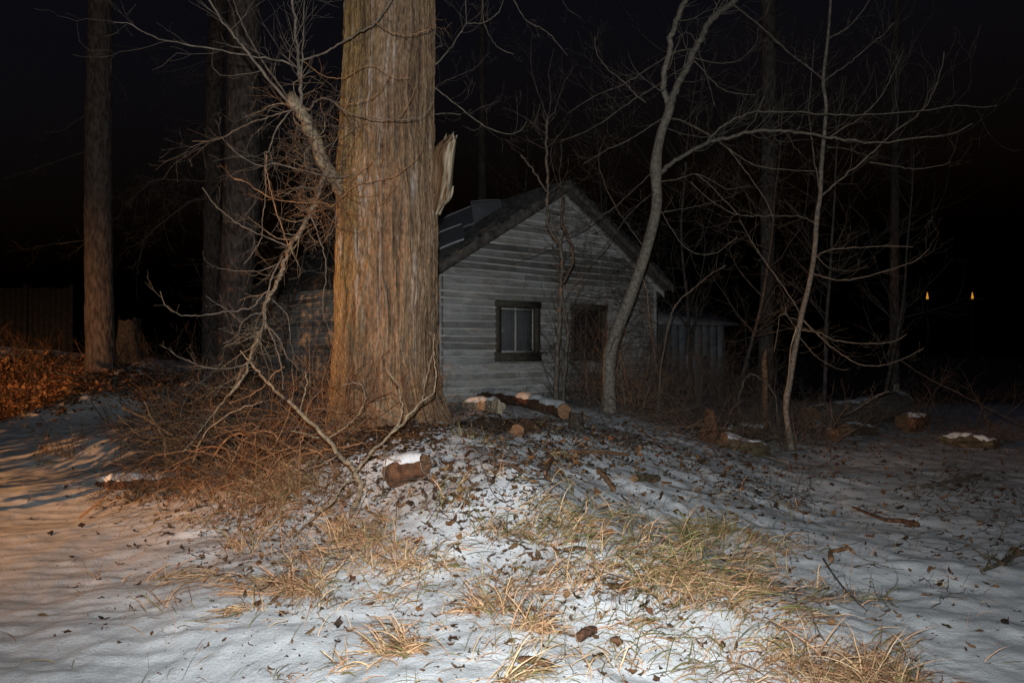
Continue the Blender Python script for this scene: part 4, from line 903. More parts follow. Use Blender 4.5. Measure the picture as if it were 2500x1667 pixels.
# ------------------------------------------------------------------ logs, stumps, boards
def log(name, label, a, b, w0, w1, mt='logbark', snow=False, cat='log', d=None, seed=0, grp=None, k=22, ends='cutwood', bury=.15, snowth=.35, lump=.10, bow=0, tilt=0):
    """a, b: photo pixels of the two axis ends where they touch the ground"""
    A = gp(*a) if d is None else P(*a, d); B = gp(*b) if d is None else P(*b, d)
    r0 = w0 / 2 * A[1] / FPX; r1 = w1 / 2 * B[1] / FPX
    if d is None: A[2] += r0 * (1 - bury); B[2] += r1 * (1 - bury) + tilt
    t = empty(name, A, label, cat, grp); ax = unit(B - A)
    n = 40; k = 40; s = np.linspace(0, 1, n); pts = A * (1 - s[:, None]) + B * s[:, None]; pts[:, 2] += bow * np.sin(np.pi * s) + r0 * .25 * fbm(s * 2.2, seed, 0, 2, seed)
    pts = pts + unit(np.cross(ax, [0, 0, 1])) * (r0 * .3 * fbm(s * 2.0, seed + 5, 0, 2, seed + 1))[:, None]
    rad = r0 + (r1 - r0) * s; Ln = np.linalg.norm(B - A)
    side = unit(np.cross(ax, [0, 0, 1])); up = np.cross(side, ax); th = np.linspace(0, 2 * np.pi, k, endpoint=False)
    X = np.sin(th)[None]; Y = np.cos(th)[None]; Z = (s * Ln / r0)[:, None]
    rr = rad[:, None] * (1 + lump * 1.6 * fbm(X * 1.2, Y * 1.2, Z * .35, 3, seed) + .09 * fbm(X * 6, Y * 6, Z * .9, 3, seed + 3))
    shift = np.zeros((n, k)); shift[0] = -r0 * .25 * np.abs(fbm(X[0] * 2, Y[0] * 2, 0, 3, seed + 7)); shift[-1] = r1 * .3 * np.abs(fbm(X[0] * 2, Y[0] * 2, 4, 3, seed + 8))
    dirs = X[..., None] * side + Y[..., None] * up
    g = pts[:, None] + rr[..., None] * dirs + shift[..., None] * ax
    mb = MB(); mb.grid(g, wrap=True); mb.build('bark', M[mt], t)
    if ends:
        for i_, sg in ((0, -1), (-1, 1)):
            c_ = pts[i_] + 0 * ax; rings = []
            for q in (1.0, .8, .55, .3, .02):
                bumpy = (rad[i_] * .10 * fbm(X[0] * 3 * q + 9, Y[0] * 3 * q, 0, 3, seed + 11))[:, None]
                rings.append(c_ + (g[i_] - c_) * q + ax * sg * .002 + bumpy * ax * (1 - q) * 1.5)
            mb = MB(); mb.grid(np.array(rings), wrap=True); mb.build('cut_end', M[ends], t, False)
    if snow:
        cv = Y ; nz_ = fbm(X * 1.4, Y * 1.4, Z * .55, 4, seed + 21)
        e_ = np.clip(np.minimum(s, 1 - s) * Ln / (r0 * .35), 0, 1)[:, None]
        sf = snowth * r0 * (np.clip((cv - (.48 if snowth > .33 else .72) + .6 * nz_) * 1.4, -.3, .62) * (1.1 + .5 * nz_)) * (.35 + .65 * e_ ** .5) - .02 * r0
        j0 = k // 2; idx = (np.arange(k // 2 + 11) - (k // 4 + 5)) % k
        gs = pts[:, None] + (rr + sf)[..., None] * dirs + shift[..., None] * ax * .8
        mb = MB(); mb.grid(gs[:, idx]); mb.build('snow_cap', M['snow'], t)
    return t
log('short_log', 'short log with thick snow cap and rusty cut end, below the great trunk', (958, 1182), (1040, 1158), 68, 58, 'logbark', True, seed=2, lump=.14, bury=.3)
log('fallen_log', 'long dark fallen log with snow along its top in front of the house wall', (1380, 1030), (1180, 985), 36, 30, 'logbark', True, seed=4, bow=.05, bury=-.25, snowth=.42)
log('fallen_log', 'pale torn chunk of trunk wood lying beside the foot of the great trunk', (1145, 1005), (1215, 1010), 30, 34, 'rawwood', True, seed=6, ends='rawwood', lump=.4, snowth=.5, bury=-.2)
log('cut_log', 'orange-brown cut log end in front of the long fallen log', (1262, 1064), (1285, 1052), 34, 32, 'cutwood', False, seed=7, lump=.2)
log('fallen_log', 'snow-covered log lying left of the brush pile', (246, 1186), (420, 1178), 32, 22, 'logbark', True, seed=8, snowth=.9, bury=.75, lump=.35)
log('short_log', 'short log with broken snow cap behind the snowy slope, left of the sapling', (1765, 1092), (1862, 1112), 46, 50, 'mossbark', True, seed=9, lump=.35, bury=.5, snowth=.2)
log('short_log', 'snow-dusted block of wood behind the short log near the sapling', (1770, 1062), (1855, 1062), 36, 40, 'mossbark', True, seed=10, lump=.4, snowth=.25, bury=.5)
log('fallen_log', 'large grey fallen trunk lying beyond the sapling at the right', (1975, 1046), (2205, 1030), 56, 74, 'greylog', True, seed=11, lump=.14, bow=.05, bury=.1, snowth=.06)
log('fallen_log', 'snow-streaked slanting trunk in front of the large fallen trunk', (1955, 1040), (2035, 1075), 30, 34, 'greylog', True, seed=12, lump=.15, snowth=.15, bury=.2)
log('stump', 'brownish broken stump with snow on top at the end of the large fallen trunk', (2215, 1055), (2245, 1052), 46, 44, 'logbark', True, cat='stump', seed=13, lump=.5, snowth=.2, bury=.1)
log('fallen_log', 'brown log lying across in front of the large fallen trunk', (2060, 1062), (2130, 1060), 40, 30, 'mossbark', True, seed=14, lump=.3, snowth=.15, bury=.3)
log('snowy_log', 'dim snow-covered log near the right edge of the snow', (2300, 1082), (2430, 1096), 30, 44, 'mossbark', True, seed=15, lump=.7, snowth=.12, bury=.6)
log('wood_chunk', 'small split chunk of firewood on the snow below the plank', (1548, 1177), (1602, 1174), 20, 19, 'mossbark', False, seed=16, lump=.25, bury=.1, cat='wood')
log('wood_chunk', 'tiny orange stick of wood right of the split chunk', (1617, 1182), (1638, 1181), 7, 6, 'cutwood', False, seed=17, lump=.2, cat='wood')
log('stub_log', 'small orange cut stub standing on the end of the snowy fallen log', (1362, 1012), (1364, 1002), 12, 10, 'cutwood', False, seed=18, cat='wood', lump=.15, tilt=.12)
def upright(name, label, px, pyb, pyt, w0, w1, mt, seed, cat='stump', k=16, lump=.25, top='cutwood'):
    A = gp(px, pyb); d = A[1]; B = P(px + (seed % 5 - 2), pyt, d); t = empty(name, A, label, cat); n = 24; s = np.linspace(0, 1, n)[:, None]
    pts = (A - [0, 0, .1]) * (1 - s) + B * s; rad = (w0 * (1 - s[:, 0]) ** 1.2 + w1 * s[:, 0]) / 2 * d / FPX
    th = np.linspace(0, 2 * np.pi, 28, endpoint=False); rag = rad[:, None] * (1 + lump * 1.6 * fbm(np.cos(th)[None] * 1.5, np.sin(th)[None] * 1.5, s * 1.2, 3, seed) + .2 * fbm(np.cos(th)[None] * 4, np.sin(th)[None] * 4, s * 3, 2, seed + 2))
    g = pts[:, None] + rag[..., None] * np.stack([np.cos(th), np.sin(th), 0 * th], -1)[None]; g[-3:, :, 2] += (.5 * rad[0] * fbm(np.cos(th) * 2, np.sin(th) * 2, 0, 2, seed))[None] * np.array([.2, .5, 1])[:, None]
    mb = MB(); mb.grid(g, wrap=True); mb.build('bark', M[mt], t)
    mb = MB(); mb.tube([pts[-1], pts[-1] + [0, 0, .002], pts[-1] + [0, 0, .01]], [rad[-1], rad[-1] * .9, .001], k, lump=lump); mb.build('cut_top', M[top], t, False)
upright('stump', 'dim square-topped stump just right of the lone trunk at left', 312, 880, 780, 58, 52, 'darkbark', 3)
upright('pointed_stump', 'pointed splintered reddish stump at the edge of the thicket', 1728, 1078, 1008, 66, 26, 'logbark', 4, lump=.45)
upright('root_stub', 'upright stub sticking up from the end of the large fallen trunk', 2190, 1030, 938, 44, 14, 'greylog', 6, lump=.4)
upright('mossy_stump', 'round dark stump speckled with snow at the end of the long fallen log', 1408, 1048, 1010, 46, 34, 'darkbark', 5, lump=.35, top='darkbark')
upright('wood_stake', 'small pale splinter of wood standing in the snow near the dark round stump', 1409, 1048, 1026, 10, 6, 'cutwood', 8, cat='wood')
def plank(name, label, a, b, wpx, mt, th=.025, seed=0, cat='plank', lift=.02):
    A = gp(*a); B = gp(*b); A[2] += lift; B[2] += lift; ax = unit(B - A); L = np.linalg.norm(B - A); side = unit(np.cross(ax, [0, 0, 1])); up = np.cross(side, ax)
    wd = wpx * A[1] / FPX * 2.2; n = 20; rng = np.random.default_rng(seed); s = np.linspace(0, 1, n); g = []
    for i, q in enumerate(s):
        e0 = wd * (.5 + .05 * rng.normal()) * (.7 if i in (0, n - 1) else 1); e1 = wd * (.5 + .05 * rng.normal()) * (.7 if i in (0, n - 1) else 1); c = A + (B - A) * q + up * .012 * math.sin(q * 3)
        g.append([c - side * e0, c - side * e0 + up * th, c + up * th * 1.1, c + side * e1 + up * th, c + side * e1, c])
    mb = MB(); g = np.array(g); mb.grid(g, wrap=True); mb.grid(np.stack([g[0, :3], g[0, [5, 4, 3]]])); mb.grid(np.stack([g[-1, :3], g[-1, [5, 4, 3]]]))
    return solo(mb, name, M[mt], label, cat, origin=A, smooth=False)
plank('plank', 'weathered reddish plank lying on the snow in front of the pale forked tree', (1395, 1110), (1532, 1118), 8, 'cutwood', .03, 1)
plank('plank', 'narrow splintered board lying diagonally above the yellow grass', (1458, 1150), (1500, 1205), 5, 'cutwood', .02, 2)
plank('wood_splinter', 'dark flat piece of bark between the great trunk and the plank', (1225, 1140), (1270, 1158), 4, 'logbark', .02, 3, 'wood')
plank('wood_splinter', 'light upright shard of wood in the snow left of the plank', (1330, 1165), (1350, 1128), 4, 'cutwood', .03, 4, 'wood')
plank('wood_splinter', 'pale shard of cut wood in the brush pile', (505, 1140), (545, 1172), 6, 'rawwood', .03, 5, 'wood', lift=.12)
plank('bark_piece', 'rusty flat bark piece on the snow at the lower middle', (1265, 1625), (1345, 1640), 9, 'logbark', .02, 6, 'bark')
plank('bark_piece', 'rusty curled bark piece on the snow in the lower centre', (1412, 1575), (1452, 1552), 9, 'logbark', .03, 7, 'bark')
plank('bark_piece', 'triangular dark leaf-like bark scrap on the snow right of the lower centre', (1492, 1574), (1514, 1586), 9, 'logbark', .02, 8, 'bark')
stick('fallen_pole', 'thin pole lying on the snow below the short log near the sapling', 'branch', [(1772, 1087), (1840, 1108), (1925, 1130)], 0, 0, 7, 5, 'greylog', 2, .2, 11, ground=True)
stick('fallen_branch', 'dark curved branch with a short side stub lying on the right-hand snow', 'branch', [(2082, 1240), (2120, 1256), (2160, 1272), (2200, 1276), (2241, 1286)], 0, 0, 6, 15, 'logbark', 3, .12, 12, ground=True)
stick('fallen_branch', 'thin dark stick lying on the snow below the bark curl at the right', 'branch', [(2010, 1368), (2030, 1400), (2060, 1440), (2085, 1465), (2107, 1476)], 0, 0, 5, 4, 'twig_dark', 8, .08, 13, ground=True, lift=.01)
stick('bark_curl', 'curled brown strip of bark on the right-hand snow', 'bark', [(2030, 1372), (2028, 1352), (2045, 1347), (2070, 1342), (2084, 1350)], 0, 0, 14, 8, 'cutwood', 0, .1, 14, ground=True, lump=.4)
stick('fallen_branch', 'curved thin twig lying on the snow in the middle right', 'branch', [(1630, 1188), (1680, 1200), (1720, 1208), (1760, 1206), (1758, 1198)], 0, 0, 4, 2.5, 'twig_dark', 5, .1, 15, ground=True, lift=.01)
stick('fallen_branch', 'dim pale branch on the snow near the right edge', 'branch', [(2240, 1200), (2300, 1188), (2340, 1178), (2395, 1166)], 0, 0, 10, 6, 'greylog', 8, .3, 16, ground=True, lift=.03)
stick('fallen_branch', 'tangled dark branch lying at the right edge of the picture', 'branch', [(2395, 1402), (2440, 1385), (2475, 1365), (2540, 1350)], 0, 0, 7, 16, 'mossbark', 16, .3, 17, ground=True, lift=.02)
stick('fallen_branch', 'long bare branch lying beyond the stub at far right', 'branch', [(2200, 880), (2260, 920), (2340, 960), (2420, 1000), (2500, 1040)], 15.0, 14.0, 2.5, 4, 'twig_dark', 10, .8, 18)
stick('fallen_branch', 'raised crooked limb above the large fallen trunk', 'branch', [(2060, 1015), (2110, 985), (2145, 965), (2170, 955)], 14.2, 14.6, 9, 5, 'greylog', 6, .5, 19)
stick('fallen_branch', 'thin pale stick lying across the orange lit leaf mound', 'branch', [(112, 905), (150, 912), (205, 922)], 16.0, 16.0, 4, 3, 'twig', 1, .3, 20)

# ------------------------------------------------------------------ forked dead branch standing in the foreground
def fork():
    rng = np.random.default_rng(37); d = 6.7; b = gp(862, 1262); d = b[1]
    t = empty('forked_branch', b, 'forked dead branch standing out of the snow in front of the great trunk', 'branch')
    def L(px, d0, d1, w0, w1, mt='bark_limb', name='twig', **k):
        k.setdefault('twigs', 2); k.setdefault('tl', .15); mb = MB(); limb(mb, rng, px, d0, d1, w0, w1, **k); return mb.build(name, M[mt], t)
    L([(860, 1275), (863, 1240), (876, 1215), (882, 1195), (876, 1170), (866, 1150), (850, 1130), (830, 1111), (785, 1060), (740, 1015), (704, 977)], d, d + .3, 15, 9, name='main_stem', k=10, lump=.06, twigs=0)
    L([(869, 1150), (900, 1112), (935, 1078), (980, 1036), (1025, 985), (1058, 955), (1064, 910), (1058, 856), (1060, 815)], d, d + .3, 9, 2.5, name='side_stem', k=8, twigs=2)
    L([(1022, 990), (1032, 970), (1040, 925), (1058, 856)], d + .2, d + .3, 4, 2.2, twigs=0)
    L([(950, 1063), (975, 1030), (983, 1000), (980, 975), (971, 940), (955, 915), (941, 896)], d + .1, d, 7, 3, twigs=2)
    L([(800, 1069), (825, 1055), (854, 1033), (878, 1005), (890, 979), (887, 946), (869, 934), (833, 940)], d + .2, d, 4, 2, twigs=5, tl=.2)
    L([(732, 1005), (740, 970), (749, 937), (747, 920), (746, 907)], d + .3, d + .2, 4, 3, twigs=2, tl=.2)
    L([(779, 1069), (750, 1060), (710, 1051)], d + .2, d + .1, 5, 3.5, twigs=1)
    L([(742, 1056), (733, 1090), (731, 1120), (734, 1210), (740, 1285)], d + .1, d - .1, 3, 2.5, 'twig_red', twigs=4, tl=.2)
    L([(822, 1112), (790, 1130), (760, 1142), (735, 1145)], d + .1, d, 3, 2, twigs=1)
    L([(865, 1170), (839, 1183), (825, 1205), (812, 1225), (775, 1255), (740, 1285), (715, 1310)], d, d - .5, 7, 4, twigs=4, tl=.2)
    L([(905, 1108), (940, 1115), (980, 1125)], d, d - .1, 3, 2, twigs=1)
    L([(936, 1085), (941, 1120), (936, 1170), (928, 1230)], d, d - .1, 3, 2, twigs=3, tl=.15)
fork()
stick('leaning_branch', 'straight broken branch leaning up to the left above the brush pile', 'branch', [(693, 973), (650, 931), (615, 890), (587, 856)], 7.2, 7.4, 10, 4, 'bark_limb', 2, .2, 31)

# ------------------------------------------------------------------ brush pile: the big sticks one by one, the tangle as stuff
BG = 'sticks poking out of the brush pile'
for i, (lb, px, d, w0, w1, mt) in enumerate([
    ('thick orange-brown stick pointing up left out of the brush pile', [(300, 995), (335, 1012), (372, 1032), (420, 1062)], 8.6, 7, 6, 'twig_red'),
    ('curved stick sweeping from the left end of the brush pile', [(288, 1013), (320, 1045), (354, 1067), (400, 1068), (440, 1075)], 8.5, 4, 4, 'twig_red'),
    ('upright slanting stick near the left end of the brush pile', [(352, 980), (375, 1030), (400, 1070), (412, 1110)], 8.5, 4, 6, 'twig_red'),
    ('second slanting stick close beside the upright one at the left', [(362, 1010), (385, 1040), (402, 1090), (405, 1150)], 8.4, 4, 6, 'twig_red'),
    ('long stick running level across the back of the brush pile', [(300, 1020), (350, 1037), (400, 1030), (450, 1022), (530, 1015)], 8.8, 3, 3, 'twig'),
    ('long dark stick slanting through the middle of the brush pile', [(590, 900), (570, 950), (520, 1010), (490, 1050), (450, 1100)], 8.3, 6, 5, 'bark_limb'),
    ('crooked reddish stick arching over the right of the brush pile', [(520, 1115), (560, 1065), (610, 1060), (655, 1053), (690, 1080), (735, 1110)], 7.6, 6, 5, 'twig_red'),
    ('reddish stick with bare tip reaching toward the forked branch', [(735, 1110), (800, 1098), (850, 1090), (888, 1080)], 7.1, 6, 4, 'twig_red'),
    ('arched stick in front of the golden grass clump', [(620, 1130), (690, 1098), (740, 1092), (790, 1112), (826, 1155)], 7.2, 5, 4, 'twig_red'),
    ('thick leaning stick low in the brush pile', [(540, 1180), (570, 1120), (590, 1080), (630, 1040)], 7.8, 6, 4, 'bark_limb'),
    ('twisted stick standing in the front of the brush pile', [(600, 1240), (575, 1180), (560, 1110), (535, 1085)], 7.4, 4, 4, 'twig_red'),
    ('stick slanting down at the front left corner of the brush pile', [(195, 1262), (230, 1235), (262, 1205)], 7.6, 5, 5, 'twig_red'),
    ('long stick leaning left over the middle of the brush pile', [(640, 980), (560, 1010), (500, 1060), (470, 1130)], 8.0, 5, 5, 'bark_limb'),
    ('curved stick arching up from the back of the brush pile', [(440, 1020), (450, 980), (480, 940), (520, 910), (545, 880)], 8.9, 4, 2.5, 'twig'),
]):
    stick('brush_stick', lb, 'branch', px, d, d - .3, w0, w1, mt, 5, .35, 200 + i, BG, up=.0)
def tangle(name, label, blobs, n, mt, seed, L=(.4, 1.1), r=.004, upk=.55):
    rng = np.random.default_rng(seed); mb = MB()
    for j in range(n):
        px, py, sx, sy, h = blobs[rng.integers(len(blobs))]
        q = gp(px + rng.normal() * sx, py + rng.normal() * sy); q[2] += rng.random() ** 1.6 * h
        v = np.array([rng.normal(), rng.normal() * .7, abs(rng.normal()) * upk]); grow(mb, rng, q, v, rng.uniform(*L), r * rng.uniform(.6, 1.5), 1, -.06, 3, .22)
    o = mb.build(name, M[mt]); tag(o, label, 'brush', None, 'stuff'); return o
BL = [(600, 1120, 90, 50, .55), (480, 1100, 70, 40, .45), (700, 1110, 80, 40, .5), (800, 1080, 60, 30, .4), (560, 1180, 90, 30, .25), (640, 1050, 80, 30, .6), (420, 1120, 60, 40, .3)]
tangle('brush_tangle', 'tangle of reddish dead twigs heaped left of the great trunk', BL, 560, 'twig_red', 71, (.4, 1.1), .0056)
tangle('brush_tangle', 'upright reddish dead weed stems in front of the brush pile', [(560, 1190, 70, 20, .05), (680, 1210, 70, 20, .05), (430, 1180, 60, 18, .05), (330, 1215, 50, 15, .03), (800, 1230, 50, 20, .04), (620, 1270, 100, 25, .03), (140, 1110, 30, 10, .03)], 330, 'twig_red', 75, (.2, .55), .003, 2.2)
tangle('brush_tangle', 'darker fine twigs filling the heap left of the great trunk', BL, 420, 'twig_dark', 72)
tangle('ground_twigs', 'fine twigs strewn over the snow around the logs', [(1250, 1080, 120, 30, .03), (1700, 1110, 200, 40, .05), (2050, 1100, 160, 30, .06), (1450, 1060, 150, 25, .04), (2330, 1190, 60, 25, .1), (2400, 1260, 80, 60, .03), (1900, 1210, 80, 25, .06), (1150, 1040, 60, 20, .1), (1900, 1400, 250, 90, .01), (900, 1300, 250, 80, .02), (1300, 1180, 200, 40, .02)], 640, 'twig_dark', 73, (.12, .45), .003)

tangle('brush_tangle', 'dim tangle of dead twigs around the fallen logs at the right', [(1720, 1050, 60, 16, .3), (1830, 1060, 60, 14, .35), (1960, 1055, 50, 16, .3), (2100, 1045, 80, 12, .35), (2260, 1050, 60, 10, .3), (2400, 1080, 70, 10, .2), (1620, 1030, 40, 10, .4), (1900, 1090, 120, 14, .15), (1560, 1015, 40, 10, .4)], 900, 'thicket', 74, (.25, .8), .006)
# ------------------------------------------------------------------ leaves
def leaves(name, label, regions, seed, tone_k=1.0):
    rng = np.random.default_rng(seed); mb = MB(); PX = []; PY = []; SZ = []
    for (x, y, sx, sy, n, s) in regions: PX.append(x + rng.normal(size=n) * sx); PY.append(y + rng.normal(size=n) * sy); SZ.append(np.full(n, s))
    PX, PY, SZ = map(np.concatenate, (PX, PY, SZ)); ok = (PY < 1720) & (PY > (985 if tone_k == 1 else 850)); PX, PY, SZ = PX[ok], PY[ok], SZ[ok]
    q, done = gpv(PX, PY); q = q[done]; SZ = SZ[done]; n = len(q)
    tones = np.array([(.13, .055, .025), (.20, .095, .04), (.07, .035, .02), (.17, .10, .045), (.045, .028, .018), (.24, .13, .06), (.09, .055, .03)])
    for i in range(n):
        L = SZ[i] * .88 * rng.uniform(.35, 1.6); W = L * rng.uniform(.35, .8); a = rng.uniform(0, 6.28); tl = rng.normal() * .38; rl = rng.normal() * .5
        e = np.array([math.cos(a) * math.cos(tl), math.sin(a) * math.cos(tl), math.sin(tl)]); f = unit(np.cross([math.sin(rl) * .6, 0, 1], e)); nn = np.cross(e, f); cu = rng.uniform(-.2, .7) * L
        s = np.array([-1, -.45, .1, .6, 1.15]) * .5; wd = np.array([.05, .8, 1, .7, .03]) * .5
        bend = cu * (s * 2) ** 2 * .35
        c = q[i] + e * 0 + nn * 0 + np.array([0, 0, abs(math.sin(tl)) * L * .4 + .004])
        mid = c + s[:, None] * L * e + bend[:, None] * nn
        up = .25 * W * rng.uniform(-.6, 1)
        g = np.stack([mid - f * (wd * W)[:, None] + nn * up * wd[:, None], mid, mid + f * (wd * W)[:, None] + nn * up * wd[:, None]], 1)
        g = g + rng.normal(size=g.shape) * W * .13
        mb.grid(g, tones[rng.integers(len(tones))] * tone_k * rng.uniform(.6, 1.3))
    o = mb.build(name, M['leaf']); tag(o, label, 'leaves', None, 'stuff')
leaves('fallen_leaves', 'brown fallen leaves scattered over the snow', [
    (1180, 1110, 170, 50, 420, .065), (1000, 1190, 130, 50, 260, .065), (1350, 1100, 130, 45, 380, .065), (1550, 1090, 150, 40, 380, .065), (1750, 1120, 150, 35, 240, .07), (1250, 1250, 230, 60, 260, .055),
    (1850, 1200, 120, 40, 150, .07), (2000, 1120, 180, 40, 220, .07), (650, 1250, 160, 40, 240, .06), (380, 1210, 110, 30, 90, .06), (1700, 1350, 300, 90, 150, .05), (850, 1400, 250, 90, 170, .05), (1450, 1500, 300, 90, 130, .05),
    (2100, 1350, 220, 90, 90, .05), (2350, 1220, 120, 50, 160, .07), (2420, 1320, 80, 60, 60, .06), (1000, 1020, 90, 25, 200, .06), (1200, 1020, 80, 20, 220, .06), (600, 1100, 180, 60, 500, .06), (2250, 1090, 200, 25, 160, .07), (2200, 1550, 200, 60, 40, .045), (300, 1400, 150, 100, 14, .05), (950, 1070, 70, 20, 150, .06), (1480, 1040, 130, 20, 220, .06), (1300, 1130, 350, 70, 900, .022), (1300, 1350, 420, 120, 900, .016), (1900, 1200, 250, 80, 500, .025), (650, 1280, 200, 70, 500, .02), (1500, 1550, 500, 80, 400, .014), (500, 1450, 300, 110, 320, .014), (600, 1330, 180, 60, 160, .04), (1200, 1480, 400, 90, 260, .03), (2150, 1250, 200, 90, 260, .03)], 81)
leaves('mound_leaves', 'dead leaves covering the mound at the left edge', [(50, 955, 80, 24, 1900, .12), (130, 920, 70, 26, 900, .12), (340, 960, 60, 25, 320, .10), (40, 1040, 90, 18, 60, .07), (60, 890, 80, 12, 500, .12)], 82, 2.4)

# ------------------------------------------------------------------ grass
def blade(mb, rng, q, L, w_, lean, droop, c, seg=6):
    a = rng.uniform(0, 6.28); v = unit(np.array([lean[0] + rng.normal() * .3, lean[1] + rng.normal() * .3, rng.uniform(.6, 1.3)])); side = unit(np.cross(v, [math.cos(a), math.sin(a), 0.05]))
    pts = [np.array(q)]; kink = rng.integers(1, seg) if rng.random() < .35 else -1
    for i in range(seg):
        v = unit(v + np.array([lean[0] * .25 + rng.normal() * .07, lean[1] * .25 + rng.normal() * .07, -droop * (i + 1) / seg]))
        if i == kink: v = unit(v + np.array([rng.normal() * .8, rng.normal() * .6, -.6]))
        nx = pts[-1] + v * L / seg
        gz = q[2] + .01
        if nx[2] < gz: nx[2] = gz + rng.random() * .01; v[2] = abs(v[2]) * .1
        pts.append(nx)
    pts = np.array(pts); wd = np.interp(np.linspace(0, 1, seg + 1), [0, .5, 1], [1, .85, .1]) * w_ / 2
    mb.grid(np.stack([pts - side * wd[:, None], pts + side * wd[:, None]], 1), c)
STRAW = np.array([(.60, .33, .18), (.64, .40, .21), (.48, .25, .13), (.66, .46, .27), (.30, .15, .075), (.18, .10, .05)]); GREEN = np.array([(.17, .16, .06), (.24, .21, .08), (.11, .12, .045), (.33, .25, .10)])
def tuft(mb, rng, x, y, sx, sy, n, L, green=.25, lean=(0, 0), droop=.35, w_=(.0025, .008), root=None):
    nc = max(3, n // 26); cxs = x + rng.normal(size=nc) * sx; cys = y + rng.normal(size=nc) * sy; j_ = rng.integers(0, nc, n); sp_ = max(8, sx * .24)
    PX = cxs[j_] + rng.normal(size=n) * sp_ * (1 + rng.random(n)); PY = cys[j_] + rng.normal(size=n) * sp_ * .4; le_ = rng.normal(size=(nc, 2)) * .5; ld_ = rng.uniform(.6, 1.5, nc)
    L = L * 1.1
    q, done = gpv(PX, PY)
    for i in range(n):
        if not done[i]: continue
        pal = GREEN if rng.random() < green else STRAW; c = pal[rng.integers(len(pal))] * rng.uniform(.7, 1.15)
        dr = rng.uniform(.1, 1.6) * droop
        blade(mb, rng, q[i] - [0, 0, .01], L * rng.uniform(.45, 1.25), rng.uniform(*w_), (lean[0] + le_[j_[i], 0] + rng.normal() * .25, lean[1] + le_[j_[i], 1] * .6 + rng.normal() * .2), dr * ld_[j_[i]], c)
rng = np.random.default_rng(91); mb = MB()
for a in [  # x, y, sx, sy, n, L, green, lean, droop
    (850, 1300, 60, 35, 260, .32, .12, (.0, -.1), .5), (640, 1340, 60, 40, 150, .3, .15, (-.2, -.1), .5), (480, 1340, 90, 40, 80, .3, .2, (.1, 0), .55), (760, 1400, 80, 45, 150, .28, .15, (-.1, -.1), .5),
    (1000, 1310, 70, 60, 170, .25, .25, (.1, 0), .5), (1260, 1240, 80, 35, 170, .25, .5, (.0, 0), .45), (1400, 1270, 90, 35, 420, .27, .5, (.1, -.1), .5), (1400, 1330, 110, 30, 420, .28, .45, (.3, -.1), .7),
    (1560, 1390, 110, 35, 650, .34, .35, (.55, -.2), .9), (1350, 1420, 80, 35, 330, .3, .15, (.1, -.3), .8), (1640, 1440, 80, 30, 420, .3, .3, (.5, -.2), .9), (1150, 1410, 80, 30, 120, .22, .3, (.1, -.1), .6),
    (1830, 1380, 60, 35, 360, .25, .35, (.3, -.1), .7), (1740, 1370, 60, 30, 260, .24, .4, (.3, 0), .7), (1780, 1470, 90, 30, 330, .26, .3, (.4, -.1), .8), (1920, 1450, 60, 22, 200, .22, .3, (.3, 0), .8),
    (1650, 1560, 130, 50, 150, .25, .35, (.2, 0), .6), (1500, 1630, 120, 30, 110, .24, .3, (.1, 0), .5), (1900, 1580, 100, 40, 150, .28, .3, (.3, 0), .6), (950, 1440, 90, 40, 80, .2, .3, (.1, -.2), .7),
    (110, 1115, 30, 12, 90, .28, .4, (.2, 0), .7), (160, 1075, 20, 10, 10, .35, .2, (-.4, 0), .2), (210, 1150, 25, 20, 16, .35, .3, (.3, 0), .6), (330, 1230, 50, 25, 40, .3, .25, (.1, 0), .5), (520, 1250, 80, 25, 90, .28, .2, (0, 0), .5),
    (600, 1200, 80, 25, 190, .35, .15, (0, 0), .4), (700, 1260, 60, 25, 170, .32, .12, (0, 0), .5), (480, 1200, 60, 20, 90, .3, .15, (0, 0), .4), (560, 1420, 70, 30, 90, .26, .1, (-.4, 0), .7), (920, 1380, 60, 30, 120, .24, .15, (0, 0), .5), (1080, 1230, 70, 30, 110, .24, .35, (0, 0), .4), (1160, 1078, 18, 8, 60, .22, .6, (.2, 0), .6), (1345, 1112, 20, 8, 50, .2, .6, (0, 0), .5), (1330, 1045, 12, 6, 30, .2, .5, (0, 0), .5), (450, 1420, 120, 40, 26, .28, .3, (.3, 0), .7),
    (1950, 1230, 70, 20, 60, .2, .15, (0, 0), .3), (2000, 1300, 100, 30, 30, .15, .2, (0, 0), .3), (820, 1640, 60, 20, 40, .16, .3, (.1, 0), .5), (860, 1230, 40, 25, 70, .24, .5, (0, 0), .4)]:
    x, y, sx, sy, n, L, g_, le, dr = a; n = int(n * (1.6 if x < 1100 else .92)); sx *= 1.15; sy *= 1.2; L = L * .9; tuft(mb, rng, x, y, sx, sy, n, L, g_, le, dr)
tuft(mb, rng, 1250, 1400, 520, 150, 1700, .18, .4, (.1, 0), .4, (.002, .005)); tuft(mb, rng, 1600, 1560, 350, 60, 130, .22, .3, (.2, 0), .5, (.0015, .0035))
o = mb.build('dry_grass', M['grass']); tag(o, 'dry straw and green grass poking through the snow in the foreground', 'grass', None, 'stuff')
def tuft_thing(label, *a, **k):
    mb = MB(); r_ = np.random.default_rng(int(a[0]) + int(a[1])); tuft(mb, r_, *a, **k); solo(mb, 'grass_tuft', M['grass'], label, 'grass tuft', 'clumps of dead grass in the foreground', origin=gp(a[0], a[1]))
tuft_thing('tall golden grass clump in front of the brush pile', 690, 1215, 34, 18, 520, .42, .25, (-.05, 0), .5)
tuft_thing('big matted straw clump in the bottom right of the snow', 2080, 1655, 90, 22, 900, .34, .15, (-.5, .1), .9)
tuft_thing('small brown grass clump standing in the bottom centre snow', 975, 1590, 24, 10, 260, .2, .12, (-.1, .1), .5)
